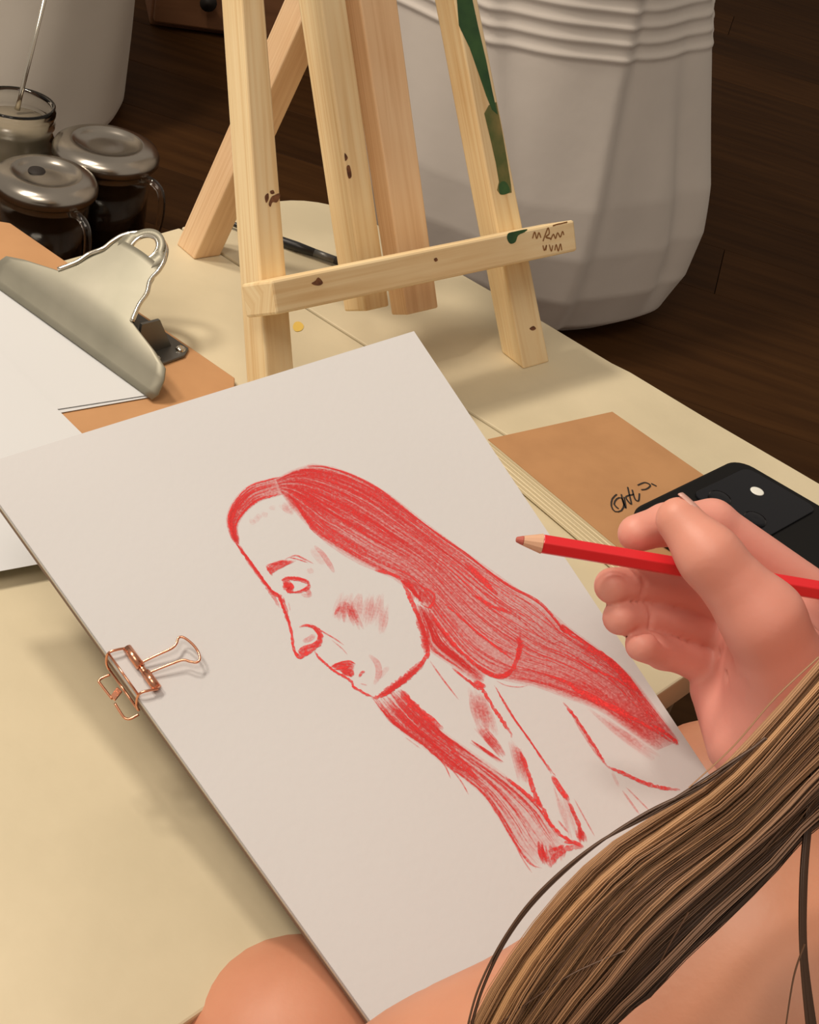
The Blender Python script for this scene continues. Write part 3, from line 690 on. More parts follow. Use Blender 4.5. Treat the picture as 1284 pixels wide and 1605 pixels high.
# ------------------------------------------------------------------ coffee makers, jar and spoon on the floor beyond the table
def press(q, zlid, r, hang, label, tilt=0):
    c = Z(q, zlid); zb_ = FLOOR+.0005
    t = thing('coffee_press', V(c[0], c[1], FLOOR), label, 'coffee pot')
    rb = r*.86
    lathe('glass_body', [(rb*.90, zb_), (rb, zb_+.006), (rb, zlid-.022), (rb+.003, zlid-.018), (rb-.0015, zlid-.018), (rb-.003, zlid-.024), (rb-.003, zb_+.008), (.0001, zb_+.008)], c, M['glass'], t)
    lathe('coffee', [(.0001, zb_+.009), (rb-.0034, zb_+.009), (rb-.0034, zlid-.040), (.0001, zlid-.040)], c, M['coffee'], t)
    lid = lathe('lid', [(rb-.004, zlid-.030), (rb-.004, zlid-.020), (r-.002, zlid-.020), (r, zlid-.017), (r, zlid-.011), (r-.003, zlid-.005), (r*.82, zlid-.001), (r*.70, zlid+.0005), (r*.62, zlid+.001), (r*.58, zlid-.003), (r*.30, zlid-.005), (r*.16, zlid-.004), (.0001, zlid-.004)], c, M['lid_steel'], t, 64)
    if hang[1]: lathe('lid_hole', [(r*.17, zlid-.0045), (r*.15, zlid-.0025), (.0001, zlid-.0022)], c+V(-.012, .006, 0), M['ink'], lid, 24)
    a = hang[0]; dv = V(math.cos(a), math.sin(a), 0)
    hp = [c*V(1, 1, 0)+dv*x+V(0, 0, z) for x, z in ((rb-.001, zlid-.026), (rb+.012, zlid-.022), (rb+.027, zlid-.030), (rb+.031, zlid-.055), (rb+.026, zlid-.085), (rb+.012, zlid-.100), (rb-.001, zlid-.104))]
    tube('handle', smooth_path(hp, 40), .0042, M['glass'], t, 12)
    return t
press((168, 222), -.215, .0600, (-.35, False), 'coffee press with flat steel lid and clear handle behind the clipboard')
press((72, 270), -.212, .0555, (-.60, True), 'coffee press with a dark hole in its steel lid beside the glass jar')
jc = Z((24, 160), -.205)
jar = thing('glass_jar', V(jc[0], jc[1], FLOOR), 'open glass jar of cloudy water with ridged neck', 'jar')
zb_ = FLOOR+.0005; r = .047; zt_ = -.205
lathe('glass', [(.0001, zb_), (r*.9, zb_), (r*1.02, zb_+.008), (r*1.02, zt_-.045), (r*.93, zt_-.034), (r*.91, zt_-.028), (r*.97, zt_-.024), (r*.97, zt_-.020), (r*.92, zt_-.016), (r*.97, zt_-.010), (r*.97, zt_-.006), (r*.93, zt_-.003), (r*.95, zt_), (r*.90, zt_+.001), (r*.87, zt_-.004), (r*.85, zt_-.03), (r*.95, zt_-.046), (r*.95, zb_+.006), (.0001, zb_+.006)], jc, M['glass'], jar, 64)
lathe('water', [(.0001, zb_+.007), (r*.94, zb_+.007), (r*.94, zt_-.047), (r*.845, zt_-.031), (r*.845, zt_-.022), (.0001, zt_-.022)], jc, M['cloudy'], jar, 48)
s0 = Z((27, 172), -.222); s1 = D((84, -60), ((s0-CC)@fw)*.95)
tube('stirring_rod', [s0-(s1-s0)*.0, s0+(s1-s0)*.08, s1], [.0034, .0026, .0026], M['chrome'], None, 12, loc=s0)
tag(bpy.data.objects['stirring_rod'], 'thin polished metal rod standing in the glass jar', 'rod')

# ------------------------------------------------------------------ cloth-covered seats and the cabinet behind
def drape(name, c, prof, nang, fold, mat, label, cat, tucks=None, lean=0.0):
    """closed upholstered/draped body: prof [(z, radius x, radius y)], folds as radius ripples"""
    vs, fs = [], []; rows_ = []
    zs = np.concatenate([np.linspace(prof[i][0], prof[i+1][0], prof[i+1][3] if len(prof[i+1]) > 3 else 10, endpoint=False) for i in range(len(prof)-1)]+[[prof[-1][0]]])
    pz = [p[0] for p in prof]
    for z in zs:
        lx = lean*(z-FLOOR)
        rx, ry = np.interp(z, pz, [p[1] for p in prof]), np.interp(z, pz, [p[2] for p in prof])
        for j in range(nang):
            a = 2*math.pi*j/nang
            k = fold(a, z)
            if tucks:
                for tz in tucks:
                    k += .010*math.exp(-((z-tz)/.0035)**2)
            vs.append(V(c[0]+lx+rx*k*math.cos(a), c[1]+ry*k*math.sin(a), z))
    R_ = len(zs)
    for i in range(R_-1):
        for j in range(nang): fs.append((i*nang+j, i*nang+(j+1) % nang, (i+1)*nang+(j+1) % nang, (i+1)*nang+j))
    fs.append(tuple((R_-1)*nang+j for j in range(nang)))
    o = mesh(name, vs, fs, mat, loc=V(c[0], c[1], FLOOR), smooth=True)
    return tag(o, label, cat)
def sm(x, a, b):
    t = np.clip((x-a)/(b-a), 0, 1); return t*t*(3-2*t)
def fold_skirt(a, z):
    d = math.degrees(a) % 360
    k = 1+.010*math.sin(7*a+9*z)+.006*math.sin(13*a-14*z)
    zz = (z-FLOOR)
    # crisp creases either side of a raised front panel, shaped to imitate a lit stripe
    lo, hi = 272-14*zz, 296+50*(zz-.15)
    k += .05*math.exp(-((d-lo)/4)**2)+.02*sm(d, lo-3, lo+3)*(1-sm(d, hi-3, hi+3))-.02*(1-sm(d, lo-30, lo-2))*sm(d, 180, 230)
    k -= .040*sm(d, hi-2, hi+4)*(1-sm(d, hi+25, hi+50))
    # deep side fold
    k += .045*math.exp(-((d-348)/7)**2)*sm(zz, .02, .2)*(1-sm(zz, .32, .5))-.05*math.exp(-((d-334)/5)**2)*sm(zz, .02, .1)*(1-sm(zz, .22, .42))
    return k
ctr = V(.055, 1.72, 0)
drape('draped_cloth', ctr, [(FLOOR+.0005, .150, .150, 4), (FLOOR+.006, .165, .165, 4), (FLOOR+.03, .20, .20, 6), (FLOOR+.08, .226, .226, 10), (FLOOR+.14, .240, .240, 12), (FLOOR+.20, .243, .243, 12), (FLOOR+.33, .235, .235, 24), (FLOOR+.55, .225, .225, 110), (FLOOR+.62, .19, .19, 10), (FLOOR+.65, .06, .06, 4)],
      260, fold_skirt, M['white_cloth'], 'white cotton draped over a round seat with rows of fine tucks', 'cloth', tucks=[FLOOR+.362+.0165*i for i in range(8)], lean=-.25)
def fold_c(a, z): return 1+.012*math.sin(5*a+8*z)+.008*math.sin(9*a-12*z)
drape('floor_cushion', Z((0, 120), FLOOR+.1)*V(1, 1, 0)+V(-.105, .16, 0), [(FLOOR+.0005, .198, .198, 4), (FLOOR+.02, .212, .212, 6), (FLOOR+.10, .214, .214, 10), (FLOOR+.30, .215, .215, 14), (FLOOR+.42, .19, .19, 10), (FLOOR+.46, .10, .10, 6)],
      120, fold_c, M['grey_cloth'], 'pale grey cotton seat standing behind the jars', 'cushion')
w0, w1 = Z((236, 46), FLOOR), Z((372, 64), FLOOR)
wx = unit(w1-w0); wy = V(-wx[1], wx[0], 0)
cab = thing('wooden_cabinet', w0+wx*.25+wy*.2, 'low brown wooden cabinet on the floor in the background', 'cabinet')
def W(a, b, z): return w0+wx*a+wy*b+V(0, 0, z)
slab('body', [W(a, b, 0)[:2] for a, b in ((0, .02), (.62, .02), (.62, .40), (0, .40))], FLOOR, FLOOR+.5, M['brown_wood'], cab, .003)
for a in (.004, .314): 
    slab('door', [W(x, y, 0)[:2] for x, y in ((a, 0), (a+.302, 0), (a+.302, .0195), (a, .0195))], FLOOR+.012, FLOOR+.49, M['brown_wood'], cab, .003)
kp = Z((325, -2), FLOOR+.075); 
kp = PL((325, 0), W(0, -.004, 0), -wy)
tube('knob', [kp+wy*.006, kp-wy*.004, kp-wy*.016], [.006, .006, .014], M['ink'], cab, 14)

# ------------------------------------------------------------------ person: body surface from blended capsules
def nets(fn, lo, hi, h):
    lo = np.array(lo, float); n = np.ceil((np.array(hi)-lo)/h).astype(int)+1
    ax = [lo[i]+h*np.arange(n[i]) for i in range(3)]
    G = np.stack(np.meshgrid(*ax, indexing='ij'), -1).astype(np.float32)
    v = fn(G.reshape(-1, 3)).reshape(n)
    s = v < 0
    off = [(i, j, k) for i in (0, 1) for j in (0, 1) for k in (0, 1)]
    sl = lambda A_, o: A_[o[0]:n[0]-1+o[0], o[1]:n[1]-1+o[1], o[2]:n[2]-1+o[2]]
    cnt = sum(sl(s, o).astype(int) for o in off); act = (cnt > 0) & (cnt < 8)
    ci = np.argwhere(act)
    acc = np.zeros((len(ci), 3)); num = np.zeros(len(ci))
    for o in off:
        for axn in range(3):
            if o[axn]: continue
            o2 = list(o); o2[axn] = 1
            a = v[tuple((ci+np.array(o)).T)]; b_ = v[tuple((ci+np.array(o2)).T)]
            cr = (a < 0) != (b_ < 0); t = np.where(cr, a/np.where(cr, a-b_, 1), 0)
            p = np.repeat(np.array(o, float)[None], len(ci), 0); p[:, axn] = t
            acc += p*cr[:, None]; num += cr
    vert = lo+h*(ci+acc/num[:, None])
    idx = -np.ones(np.array(n)-1, int); idx[tuple(ci.T)] = np.arange(len(ci))
    faces = []
    for axn in range(3):
        b1_, b2_ = [(1, 2), (2, 0), (0, 1)][axn]
        sh = [slice(1, n[i]-1) for i in range(3)]; sh[axn] = slice(0, n[axn]-1)
        sh2 = list(sh); sh2[axn] = slice(1, n[axn])
        a = s[tuple(sh)]; b_ = s[tuple(sh2)]
        e = np.argwhere(a != b_)
        base_ = e+np.array([0 if i == axn else 1 for i in range(3)])
        flip = a[tuple(e.T)]
        def cell(d1, d2):
            q = base_.copy(); q[:, b1_] -= d1; q[:, b2_] -= d2; return idx[tuple(q.T)]
        f_ = np.stack([cell(1, 1), cell(0, 1), cell(0, 0), cell(1, 0)], 1)
        f_[~flip] = f_[~flip][:, ::-1]
        faces.append(f_)
    return vert, np.concatenate(faces)
def cap(P, a, b, ra, rb):
    a = np.array(a, np.float32); b = np.array(b, np.float32)
    ba = b-a; t = np.clip(((P-a)@ba)/max(ba@ba, 1e-12), 0, 1)
    return np.linalg.norm(P-a-t[:, None]*ba, axis=1)-(ra+(rb-ra)*t)
def ell(P, c, r):
    q = (P-np.array(c, np.float32))/np.array(r, np.float32)
    return (np.linalg.norm(q, axis=1)-1)*min(r)
def smin(a, b, k):
    h_ = np.clip(.5+.5*(b-a)/k, 0, 1); return b*(1-h_)+a*h_-k*h_*(1-h_)
def chain(P, pts, rad, k=.003):
    d = None
    for i in range(len(pts)-1):
        c = cap(P, pts[i], pts[i+1], rad[i], rad[i+1]); d = c if d is None else smin(d, c, k)
    return d
HD = .555
H3 = lambda x, y, dd=0.0: D((x, y), HD+dd)
wrist = H3(1262, 1190, .012)
fing = {
 'index': ([H3(1262, 925, .032), H3(1116, 820, .022), H3(1045, 822, .012), H3(998, 836, .004)], [.0106, .0096, .0084, .0076]),
 'middle': ([H3(1172, 958, .026), H3(1085, 927, .026), H3(1012, 916, .018), H3(960, 918, .004)], [.0090, .0082, .0076, .0074]),
 'ring': ([H3(1170, 1010, .030), H3(1085, 980, .028), H3(1020, 969, .020), H3(972, 968, .006)], [.0088, .0078, .0072, .0071]),
 'pinky': ([H3(1158, 1064, .032), H3(1090, 1036, .028), H3(1040, 1022, .020), H3(1006, 1011, .006)], [.0084, .0074, .0069, .0067]),
 'thumb': ([H3(1248, 1090, -.004), H3(1196, 970, -.022), H3(1112, 872, -.026), H3(1064, 815, -.020)], [.0190, .0150, .0112, .0088]),
}
def hand_sdf(P):
    palm = cap(P, H3(1180, 985, .030), wrist, .014, .022)
    for a, b, ra, rb in ((H3(1240, 930, .034), H3(1250, 1100, .020), .013, .019), (H3(1160, 1025, .036), H3(1235, 1150, .018), .013, .018), (H3(1135, 1078, .032), H3(1185, 1150, .018), .012, .017), (H3(1125, 1082, .028), H3(1160, 1165, .016), .009, .013), (H3(1225, 1050, .002), wrist, .021, .021),
                         (H3(1200, 1010, .016), H3(1240, 1120, .006), .017, .020)):
        palm = smin(palm, cap(P, a, b, ra, rb), .010)
    d = palm
    ds = None
    for nme in ('index', 'middle', 'ring', 'pinky'):
        c = chain(P, *fing[nme]); ds = c if ds is None else np.minimum(ds, c)
    d = smin(d, ds, .0028)
    d = smin(d, chain(P, *fing['thumb'], k=.006), .005)
    # palm creases
    for a, b, r_ in ((H3(1128, 1022, .012), H3(1066, 1085, .012), .0016), (H3(1160, 1040, .004), H3(1095, 1115, .006), .0016), (H3(1168, 1010, -.002), H3(1192, 1095, -.010), .0012),
                     (H3(990, 944, .000), H3(1135, 972, .014), .0015), (H3(1000, 992, .004), H3(1135, 1026, .018), .0015),
                     (H3(1012, 900, .006), H3(1008, 934, .006), .0010), (H3(1085, 912, .014), H3(1078, 950, .014), .0010), (H3(1020, 955, .010), H3(1016, 984, .010), .0009), (H3(1082, 962, .016), H3(1076, 998, .016), .0009),
                     (H3(1122, 800, .008), H3(1118, 850, .010), .0012), (H3(1178, 850, .012), H3(1160, 880, .012), .0011)):
        c = cap(P, a, b, r_, r_*.8); d = -smin(-d, c, .0022)
    return d
SL = D((1235, 1560), .375); RD = unit(V(.74, .67, 0)); FD = V(-RD[1], RD[0], 0)
SR = SL+RD*.34
elR = V(.37, .52, -.075)
mid = (SL+SR)/2
neck = mid+V(0, 0, .045)-FD*.015
head = neck+V(0, 0, .185)+RD*.055+FD*.02
elL = SL+unit(D((747, 1850), .385)-SL)*.27
knL = D((462, 1698), .540)+uu*.001; hpL = mid-FD*.07-RD*.09+V(0, 0, -.40); hpR = hpL+RD*.18
pelv = (hpL+hpR)/2+V(0, 0, .03); pelv[2] = max(pelv[2], FLOOR+.125); hpL[2] = hpR[2] = FLOOR+.105
knR = V(.185, .500, -.040)+uu*.008
anL = V(.075, .185, FLOOR+.045); anR = V(.235, .40, FLOOR+.045)
hndL = V(.095, .235, .005)
def body_sdf(P):
    d = chain(P, [SL-V(0, 0, .006), SL+unit(elL-SL)*.10, elL], [.053, .046, .037], .02)
    d = smin(d, chain(P, [elL, hndL], [.036, .026], .01), .012)
    d = smin(d, chain(P, [SR-V(0, 0, .006), SR+unit(elR-SR)*.10, elR], [.053, .044, .036], .02), .02)
    d = smin(d, chain(P, [elR, elR+(wrist-elR)*.35, wrist], [.036, .038, .0235], .01), .012)
    ch = cap(P, SL+RD*.06+V(0, 0, -.05)-FD*.03, SR-RD*.06+V(0, 0, -.05)-FD*.03, .05, .05)
    ch = smin(ch, cap(P, mid+V(0, 0, -.11)-FD*.03+RD*.055, mid+V(0, 0, -.11)-FD*.03-RD*.055, .080, .080), .04)
    ch = smin(ch, cap(P, mid+V(0, 0, -.13)-FD*.04, pelv+V(0, 0, .04), .098, .11), .06)
    ch = smin(ch, cap(P, pelv-RD*.06, pelv+RD*.06, .12, .12), .06)
    d = smin(d, ch, .03)
    d = smin(d, cap(P, mid-FD*.02, neck+(head-neck)*.55, .06, .050), .045)
    # head: skull, face, nose, ears
    hd = ell(P, head+V(0, 0, .02), (.082, .088, .105)); hd = smin(hd, ell(P, head+FD*.035+V(0, 0, -.055), (.055, .055, .06)), .03)
    hd = smin(hd, cap(P, head+FD*.085+V(0, 0, .015), head+FD*.105+V(0, 0, -.02), .008, .012), .012)
    for s in (-1, 1):
        hd = smin(hd, ell(P, head+RD*s*.08+V(0, 0, -.01), (.012, .016, .03)), .006)
        hd = -smin(-hd, ell(P, head+FD*.092+RD*s*.031+V(0, 0, .008), (.016, .016, .011)), .008)
    hd = smin(hd, cap(P, head+FD*.086+RD*.018+V(0, 0, -.056), head+FD*.086-RD*.018+V(0, 0, -.056), .006, .006), .006)
    d = smin(d, hd, .02)
    for hp, kn, an in ((hpL, knL, anL), (hpR, knR, anR)):
        d = smin(d, chain(P, [hp, kn], [.088, .053], .02), .03)
        d = smin(d, chain(P, [kn, kn+(an-kn)*.3, an], [.050, .053, .034], .02), .02)
        ft = cap(P, an+V(0, 0, -.018), an+unit(FD*V(1, 1, 0)-vv*0)*.0+V(.0, .0, -.018)-FD*.10*-1*.0+(-FD)*0, .028, .028)
        toe = an+V(0, 0, -.022)+unit(V(FD[0]*.2-.0, .0, 0)+vv*.8)*.12
        d = smin(d, smin(ft, cap(P, an+V(0, 0, -.018), toe, .027, .021), .02), .015)
    # small left hand under the pad: palm and five fingers
    fdir = unit(hndL-elL); sdv = unit(np.cross(fdir, PN))
    hd2 = cap(P, hndL, hndL+fdir*.05, .020, .022)
    for i, (o_, l_) in enumerate(((-.027, .035), (-.016, .055), (-.003, .06), (.010, .055), (.022, .042))):
        b_ = hndL+fdir*(.055 if i else .02)+sdv*o_; e__ = b_+fdir*l_+sdv*o_*.25
        hd2 = smin(hd2, chain(P, [b_, (b_+e__)/2-PN*.003, e__-PN*.008], [.009, .008, .007]), .004)
    return smin(d, hd2, .01)
def hand_full(P):
    d = hand_sdf(P)
    return smin(d, cap(P, wrist, wrist+(elR-wrist)*.4, .0225, .034), .012)
hp_ = np.array([p for k in fing for p in fing[k][0]]+[wrist, wrist+(elR-wrist)*.15])
hv, hf = nets(hand_full, hp_.min(0)-.03, hp_.max(0)+.03, .00125)
# keep only the hand side of the forearm cut; the arm continues it
keep = ((hv-wrist)@unit(elR-wrist)) < .022
fk = keep[hf].all(1); hf = hf[fk]
allp = np.array([SL, SR, elL, elR, head, knL, knR, hpL, hpR, anL, anR, hndL, wrist])
lo_, hi_ = allp.min(0)-.17, allp.max(0)+.17; lo_[2] = FLOOR+.001-.01
def body_cut(P):
    return np.maximum(body_sdf(P), FLOOR+.0012-P[:, 2])
bv, bf = nets(body_cut, lo_, hi_, .0062)
bk = ((bv-wrist)@unit(elR-wrist) > .004) | (np.linalg.norm(bv-wrist, axis=1) > .06)
bf = bf[bk[bf].all(1)]
person = thing('person', V(pelv[0], pelv[1], FLOOR), 'person seated at the table, bare arms, long brown hair, holding a red pencil', 'person')
vs = np.concatenate([hv, bv]); fs = np.concatenate([hf, bf+len(hv)])
me = bpy.data.meshes.new('body')
me.from_pydata((vs-ORG[person.name]).tolist(), [], fs.tolist())
# warmth: hand pinker than the arm, its colour also lightened to look better lit
ft = np.array([fing[k][0][-1] for k in ('index', 'middle', 'ring', 'pinky')])
dtip = np.min(np.linalg.norm(vs[:, None]-ft[None], axis=2), 1)
dh = np.linalg.norm(vs-H3(1120, 990, .02), axis=1)
flush_lift = np.clip(1.0*np.exp(-(dh/.085)**4), 0, 1)
at = me.attributes.new('flush_lift', 'FLOAT', 'POINT'); at.data.foreach_set('value', flush_lift.astype(np.float32))
me.polygons.foreach_set('use_smooth', [True]*len(me.polygons))
mt, N, L, b = new_mat('skin')
tc = N.new('ShaderNodeTexCoord'); no = N.new('ShaderNodeTexNoise'); no.inputs['Scale'].default_value = 28; no.inputs['Detail'].default_value = 4
cr = N.new('ShaderNodeValToRGB'); cr.color_ramp.elements[0].color = (.585, .25, .145, 1); cr.color_ramp.elements[1].color = (.64, .29, .175, 1); cr.color_ramp.elements[0].position = .35; cr.color_ramp.elements[1].position = .65
at_ = N.new('ShaderNodeAttribute'); at_.attribute_name = 'flush_lift'
mx = N.new('ShaderNodeMix'); mx.data_type = 'RGBA'; mx.inputs[7].default_value = (.80, .36, .295, 1)
n2 = N.new('ShaderNodeTexNoise'); n2.inputs['Scale'].default_value = 420; bp = N.new('ShaderNodeBump'); bp.inputs['Strength'].default_value = .12; bp.inputs['Distance'].default_value = .0006
L.new(tc.outputs['Object'], no.inputs['Vector']); L.new(no.outputs['Fac'], cr.inputs[0]); L.new(cr.outputs[0], mx.inputs[6]); L.new(at_.outputs['Fac'], mx.inputs[0]); L.new(mx.outputs[2], b.inputs['Base Color'])
L.new(tc.outputs['Object'], n2.inputs['Vector']); L.new(n2.outputs['Fac'], bp.inputs['Height']); L.new(bp.outputs[0], b.inputs['Normal'])
b.inputs['Roughness'].default_value = .5; b.inputs['Subsurface Weight'].default_value = .12; b.inputs['Subsurface Scale'].default_value = .006; b.inputs['Subsurface Radius'].default_value = (1, .35, .2)
M['skin'] = mt; me.materials.append(mt)
body = bpy.data.objects.new('body', me); link(body, person); ORG[body.name] = ORG[person.name]
body['label'] = 'bare skin of shoulder, arm, knee and pencil hand'
smo = body.modifiers.new('smooth', 'SMOOTH'); smo.factor = .5; smo.iterations = 2
M['eye_white'] = plain('eye_white', (.80, .76, .72), .3); M['iris'] = plain('iris', (.06, .03, .015), .2); M['lip'] = plain('lip', (.55, .16, .13), .45)
for sx in (-1, 1):
    ec = head+FD*.067+RD*sx*.030+V(0, 0, .008)
    def ball(name, c, r, mat, par):
        bm = bmesh.new(); bmesh.ops.create_uvsphere(bm, u_segments=16, v_segments=10, radius=r)
        vs_ = [np.array(v.co)+c for v in bm.verts]; fs_ = [[v.index for v in f.verts] for f in bm.faces]; bm.free()
        return mesh(name, vs_, fs_, mat, par, smooth=True)
    eb = ball('eye', ec, .0118, M['eye_white'], body); 
    ball('iris', ec+FD*.0068-V(0, 0, .001), .0058, M['iris'], body)
    tube('eyebrow', smooth_path([ec+FD*.014+RD*sx*x+V(0, 0, z) for x, z in ((-.016, .017), (0, .022), (.018, .016))], 12), .0022, M['ink'], body, 6)
tube('lips', smooth_path([head+FD*(.0905-abs(x)*.35)+RD*x+V(0, 0, -.056) for x in (-.021, -.01, 0, .01, .021)], 16), .0045, M['lip'], body, 8)
# thumb nail
tt, ti = fing['thumb'][0][3], fing['thumb'][0][2]
tdir = unit(tt-ti); vdir = unit(CC-tt); nrm = unit(np.cross(tdir, np.cross(V(.5, .5, .7), tdir)))
nv, nf = [], []
for i in range(7):
    for j in range(9):
        a = (j-4)/4*.75; u = i/6
        rad = .0091*(1-.12*u*u)
        sdv = unit(np.cross(tdir, nrm))
        nv.append(tt+tdir*(-.004+.011*u)+rad*(math.cos(a)*nrm+math.sin(a)*sdv*.95))
for i in range(6):
    for j in range(8): k = i*9+j; nf.append((k, k+1, k+10, k+9))
M['nail'] = plain('nail', (.70, .42, .36), .3)
nail = mesh('nail', nv, nf, M['nail'], body, smooth=True)
sdm = nail.modifiers.new('solid', 'SOLIDIFY'); sdm.thickness = .0006
# clothes on the part of the body below the shoulders
def top_sdf(P):
    ch = cap(P, mid+V(0, 0, -.11)-FD*.03+RD*.055, mid+V(0, 0, -.11)-FD*.03-RD*.055, .085, .085)
    ch = smin(ch, cap(P, mid+V(0, 0, -.13)-FD*.04, pelv+V(0, 0, .04), .104, .117), .06)
    ch = smin(ch, cap(P, pelv-RD*.06, pelv+RD*.06, .126, .126), .06)
    return np.maximum(np.maximum(ch, P[:, 2]-(mid[2]-.11)), FLOOR+.002-P[:, 2])
tv, tf = nets(top_sdf, lo_, hi_, .007)
mesh('dark_top', tv, tf.tolist(), M['cloth_dark'], person, smooth=True)

# hair: strands falling from the head over the near shoulder
HV, HF, HC = [], [], []
def strand(pts, r0, r1, shade, n=26, flat=1.0):
    P = smooth_path(pts, n); k = len(P); o = len(HV)
    prev = None
    for i in range(k):
        t = unit(P[min(i+1, k-1)]-P[max(i-1, 0)])
        s = unit(np.cross(t, unit(CC-P[i])+V(.1, .05, .2))); b_ = np.cross(t, s); u = i/(k-1)
        r = r0+(r1-r0)*u
        for a in (0, 2.094, 4.189): HV.append(P[i]+r*(math.cos(a)*s*flat+math.sin(a)*b_)); HC.append(shade)
    for i in range(k-1):
        for j in range(3): HF.append((o+3*i+j, o+3*i+(j+1) % 3, o+3*i+3+(j+1) % 3, o+3*i+3+j))
root_c = head-RD*.075+FD*.01+V(0, 0, .02)
# guide cross-sections of the lock: (upper edge px, lower edge px, depth)
gU = [(1640, 640), (1420, 880), (1284, 1040), (1180, 1160), (1100, 1235), (965, 1322), (880, 1400), (805, 1500), (745, 1605), (700, 1720)]
gL = [(1800, 760), (1560, 1060), (1330, 1250), (1262, 1310), (1215, 1360), (1130, 1440), (1070, 1500), (1010, 1560), (960, 1605), (880, 1720)]
gD = [.335, .325, .318, .314, .312, .308, .306, .305, .305, .308]
def lockpt(f_, i, dd):
    return D((lerp(gU[i][0], gL[i][0], f_), lerp(gU[i][1], gL[i][1], f_)), gD[i]+dd)
NG = len(gU)
for c in range(90):                                            # clumps
    fc = (c+rng.random())/90; dc = rng.normal()*.004+.004; shade_c = float(np.clip(rng.normal(.64, .11)-.40*sm(fc, .5, .95)+.14*(1-sm(fc, .1, .4)), 0, 1))  # lit upper edge lighter, shadowed lower edge darker, painted into the strand colour
    spread = rng.uniform(.4, 1.0)
    end = NG if rng.random() < .75 else NG-rng.integers(1, 3)
    wob = rng.normal(size=NG)*.012
    for s_ in range(42):
        f0_ = fc+rng.normal()*.016; sd_ = rng.normal()*.0016; sh = float(np.clip(shade_c+rng.normal()*.06, 0, 1))
        pts = [root_c+V(rng.normal()*.012, rng.normal()*.012, rng.normal()*.025)+(lockpt(f0_, 0, dc)-root_c)*.15]
        fan = rng.normal()*.012
        for i in range(end):
            g_ = np.clip(f0_+wob[i]+fan*(i/NG)**2*spread, -.05, 1.05)
            pts.append(lockpt(g_, i, dc+sd_))
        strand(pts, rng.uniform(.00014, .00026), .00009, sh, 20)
def pxs(pp, dep): return [D(q, dep if np.isscalar(dep) else dep[i]) for i, q in enumerate(pp)]
# loose hairs
for k in range(3):
    j_ = lambda: rng.normal()*2.5
    strand(pxs([(1200+j_(), 1160+j_()), (1110+j_(), 1224+j_()), (1020+j_(), 1275+j_()), (935+j_(), 1326+j_()), (850+j_(), 1395+j_()), (795+j_(), 1470+j_()), (757+j_(), 1550+j_()), (733+j_(), 1620+j_())], .304), .00045, .0003, .12, 50)
strand(pxs([(1284, 1030), (1215, 1095), (1150, 1170), (1080, 1235)], .304), .0003, .0002, .6, 30)
for k in range(26):
    dx = rng.normal()*2.6
    strand(pxs([(1290+dx, 1120), (1268+dx, 1300), (1261+dx, 1400), (1262+dx, 1500), (1276+dx*1.6, 1620)], [.318, .312, .308, .306, .306]), .0004, .0003, .08, 30)
for p in ([(1262, 1480), (1245, 1530), (1232, 1610)], [(980, 1490), (900, 1525), (830, 1570), (770, 1615)], [(1080, 1430), (1050, 1480), (1035, 1510)], [(1000, 1380), (900, 1490), (830, 1590)]):
    strand(pxs(p, .300), .0003, .0002, .15, 30)
# cap of hair on the head
for k in range(1500):
    a = rng.uniform(0, 2*math.pi); z = rng.uniform(-.2, 1)
    n_ = unit(V(math.cos(a)*math.sqrt(max(0, 1-z*z)), math.sin(a)*math.sqrt(max(0, 1-z*z)), z))
    if n_@FD > .45 and z < .65: continue
    top = head+V(0, 0, .02)+V(0, 0, .112)+FD*.01
    p1_ = head+V(0, 0, .02)+n_*V(.088, .094, .111)
    side = unit(V(n_[0], n_[1], 0)-FD*.6*max(0, V(n_[0], n_[1], 0)@FD))
    p2_ = head+side*.092+V(0, 0, -.06); p3_ = head-FD*.075+side*.045+V(0, 0, -.22)
    strand([top, (top+p1_)/2+n_*.012, p1_, p2_, p3_], .0016, .0008, float(np.clip(rng.normal(.35, .15), 0, 1)), 14)
base_i = len(HV); NU, NV_ = 36, 18
hc_ = head+V(0, 0, .02)
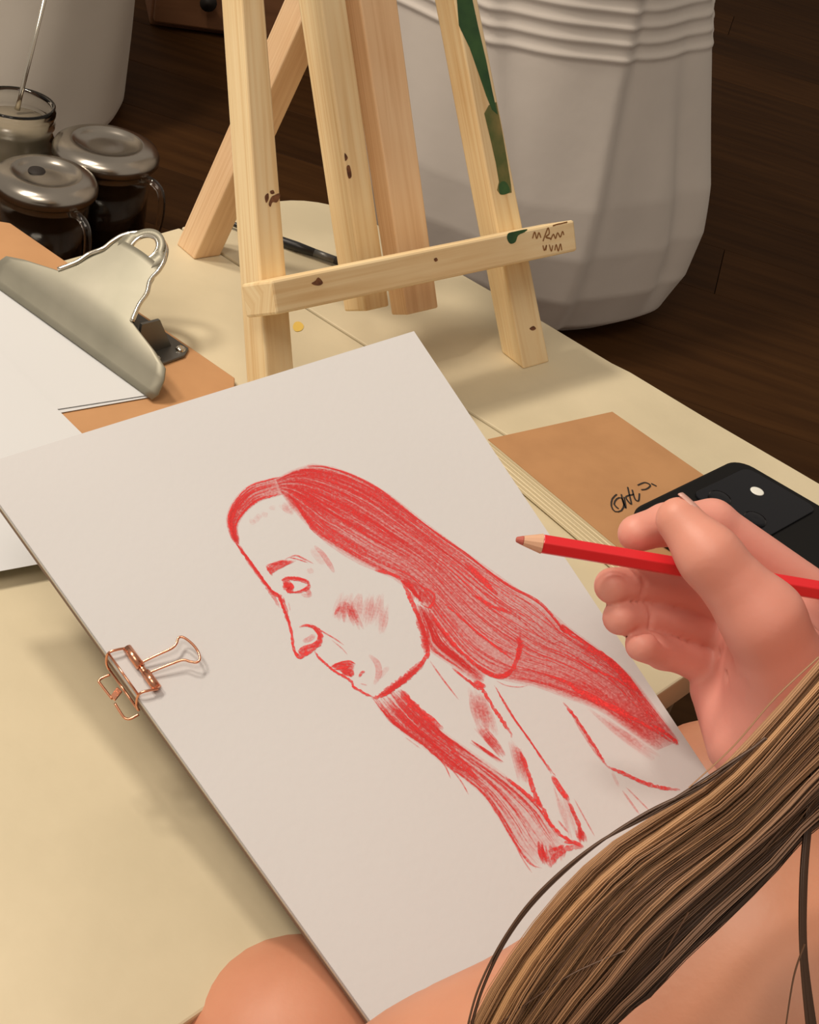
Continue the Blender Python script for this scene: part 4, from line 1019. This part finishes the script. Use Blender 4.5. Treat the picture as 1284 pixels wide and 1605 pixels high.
for i in range(NV_+1):
    for j in range(NU):
        th_ = math.pi*.62*i/NV_; ph = 2*math.pi*j/NU
        n_ = V(math.sin(th_)*math.cos(ph), math.sin(th_)*math.sin(ph), math.cos(th_))
        k_ = 1.045 if not (n_@FD > .5 and n_[2] < .62) else .86
        HV.append(hc_+n_*V(.082, .088, .105)*k_); HC.append(.3)
for i in range(NV_):
    for j in range(NU): HF.append((base_i+i*NU+j, base_i+i*NU+(j+1) % NU, base_i+(i+1)*NU+(j+1) % NU, base_i+(i+1)*NU+j))
hme = bpy.data.meshes.new('hair')
hme.from_pydata((np.array(HV)-ORG[person.name]).tolist(), [], HF)
at = hme.attributes.new('shade', 'FLOAT', 'POINT'); at.data.foreach_set('value', np.array(HC, np.float32))
hme.polygons.foreach_set('use_smooth', [True]*len(hme.polygons))
mt, N, L, b = new_mat('brown_hair')
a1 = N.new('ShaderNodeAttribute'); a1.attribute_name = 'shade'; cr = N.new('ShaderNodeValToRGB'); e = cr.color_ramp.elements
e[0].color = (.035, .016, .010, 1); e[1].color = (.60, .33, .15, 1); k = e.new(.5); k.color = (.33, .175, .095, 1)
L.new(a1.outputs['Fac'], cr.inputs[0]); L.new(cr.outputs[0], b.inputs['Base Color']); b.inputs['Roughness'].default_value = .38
hme.materials.append(mt)
hair = bpy.data.objects.new('hair', hme); link(hair, person); hair['label'] = 'long loose brown hair'; hair['kind'] = 'stuff'

# ------------------------------------------------------------------ red pencil in the hand
pa, pb = D((812, 846), .545), D((1420, 948), .555)
pdir = unit(pb-pa); LEN = .165
pencil = thing('red_pencil', pa+pdir*.06, 'hexagonal red pencil held in the hand above the drawing', 'pencil')
def hexr(c, r, rot=0.3, n=6):
    s = unit(np.cross(pdir, V(0, 0, 1))); t = np.cross(pdir, s)
    return [c+r*(math.cos(rot+2*math.pi*i/n)*s+math.sin(rot+2*math.pi*i/n)*t) for i in range(n)]
prism('barrel', hexr(pa+pdir*.0095, .0041), hexr(pa+pdir*LEN, .0041), M['red'], pencil, .0004)
prism('sharpened_tip', hexr(pa+pdir*.0022, .0020, n=12), hexr(pa+pdir*.0095, .0040, n=12), M['bare_wood'], pencil)
prism('core', hexr(pa-pdir*.0008, .0010, n=12), hexr(pa+pdir*.0022, .0020, n=12), M['lead'], pencil, .0004)
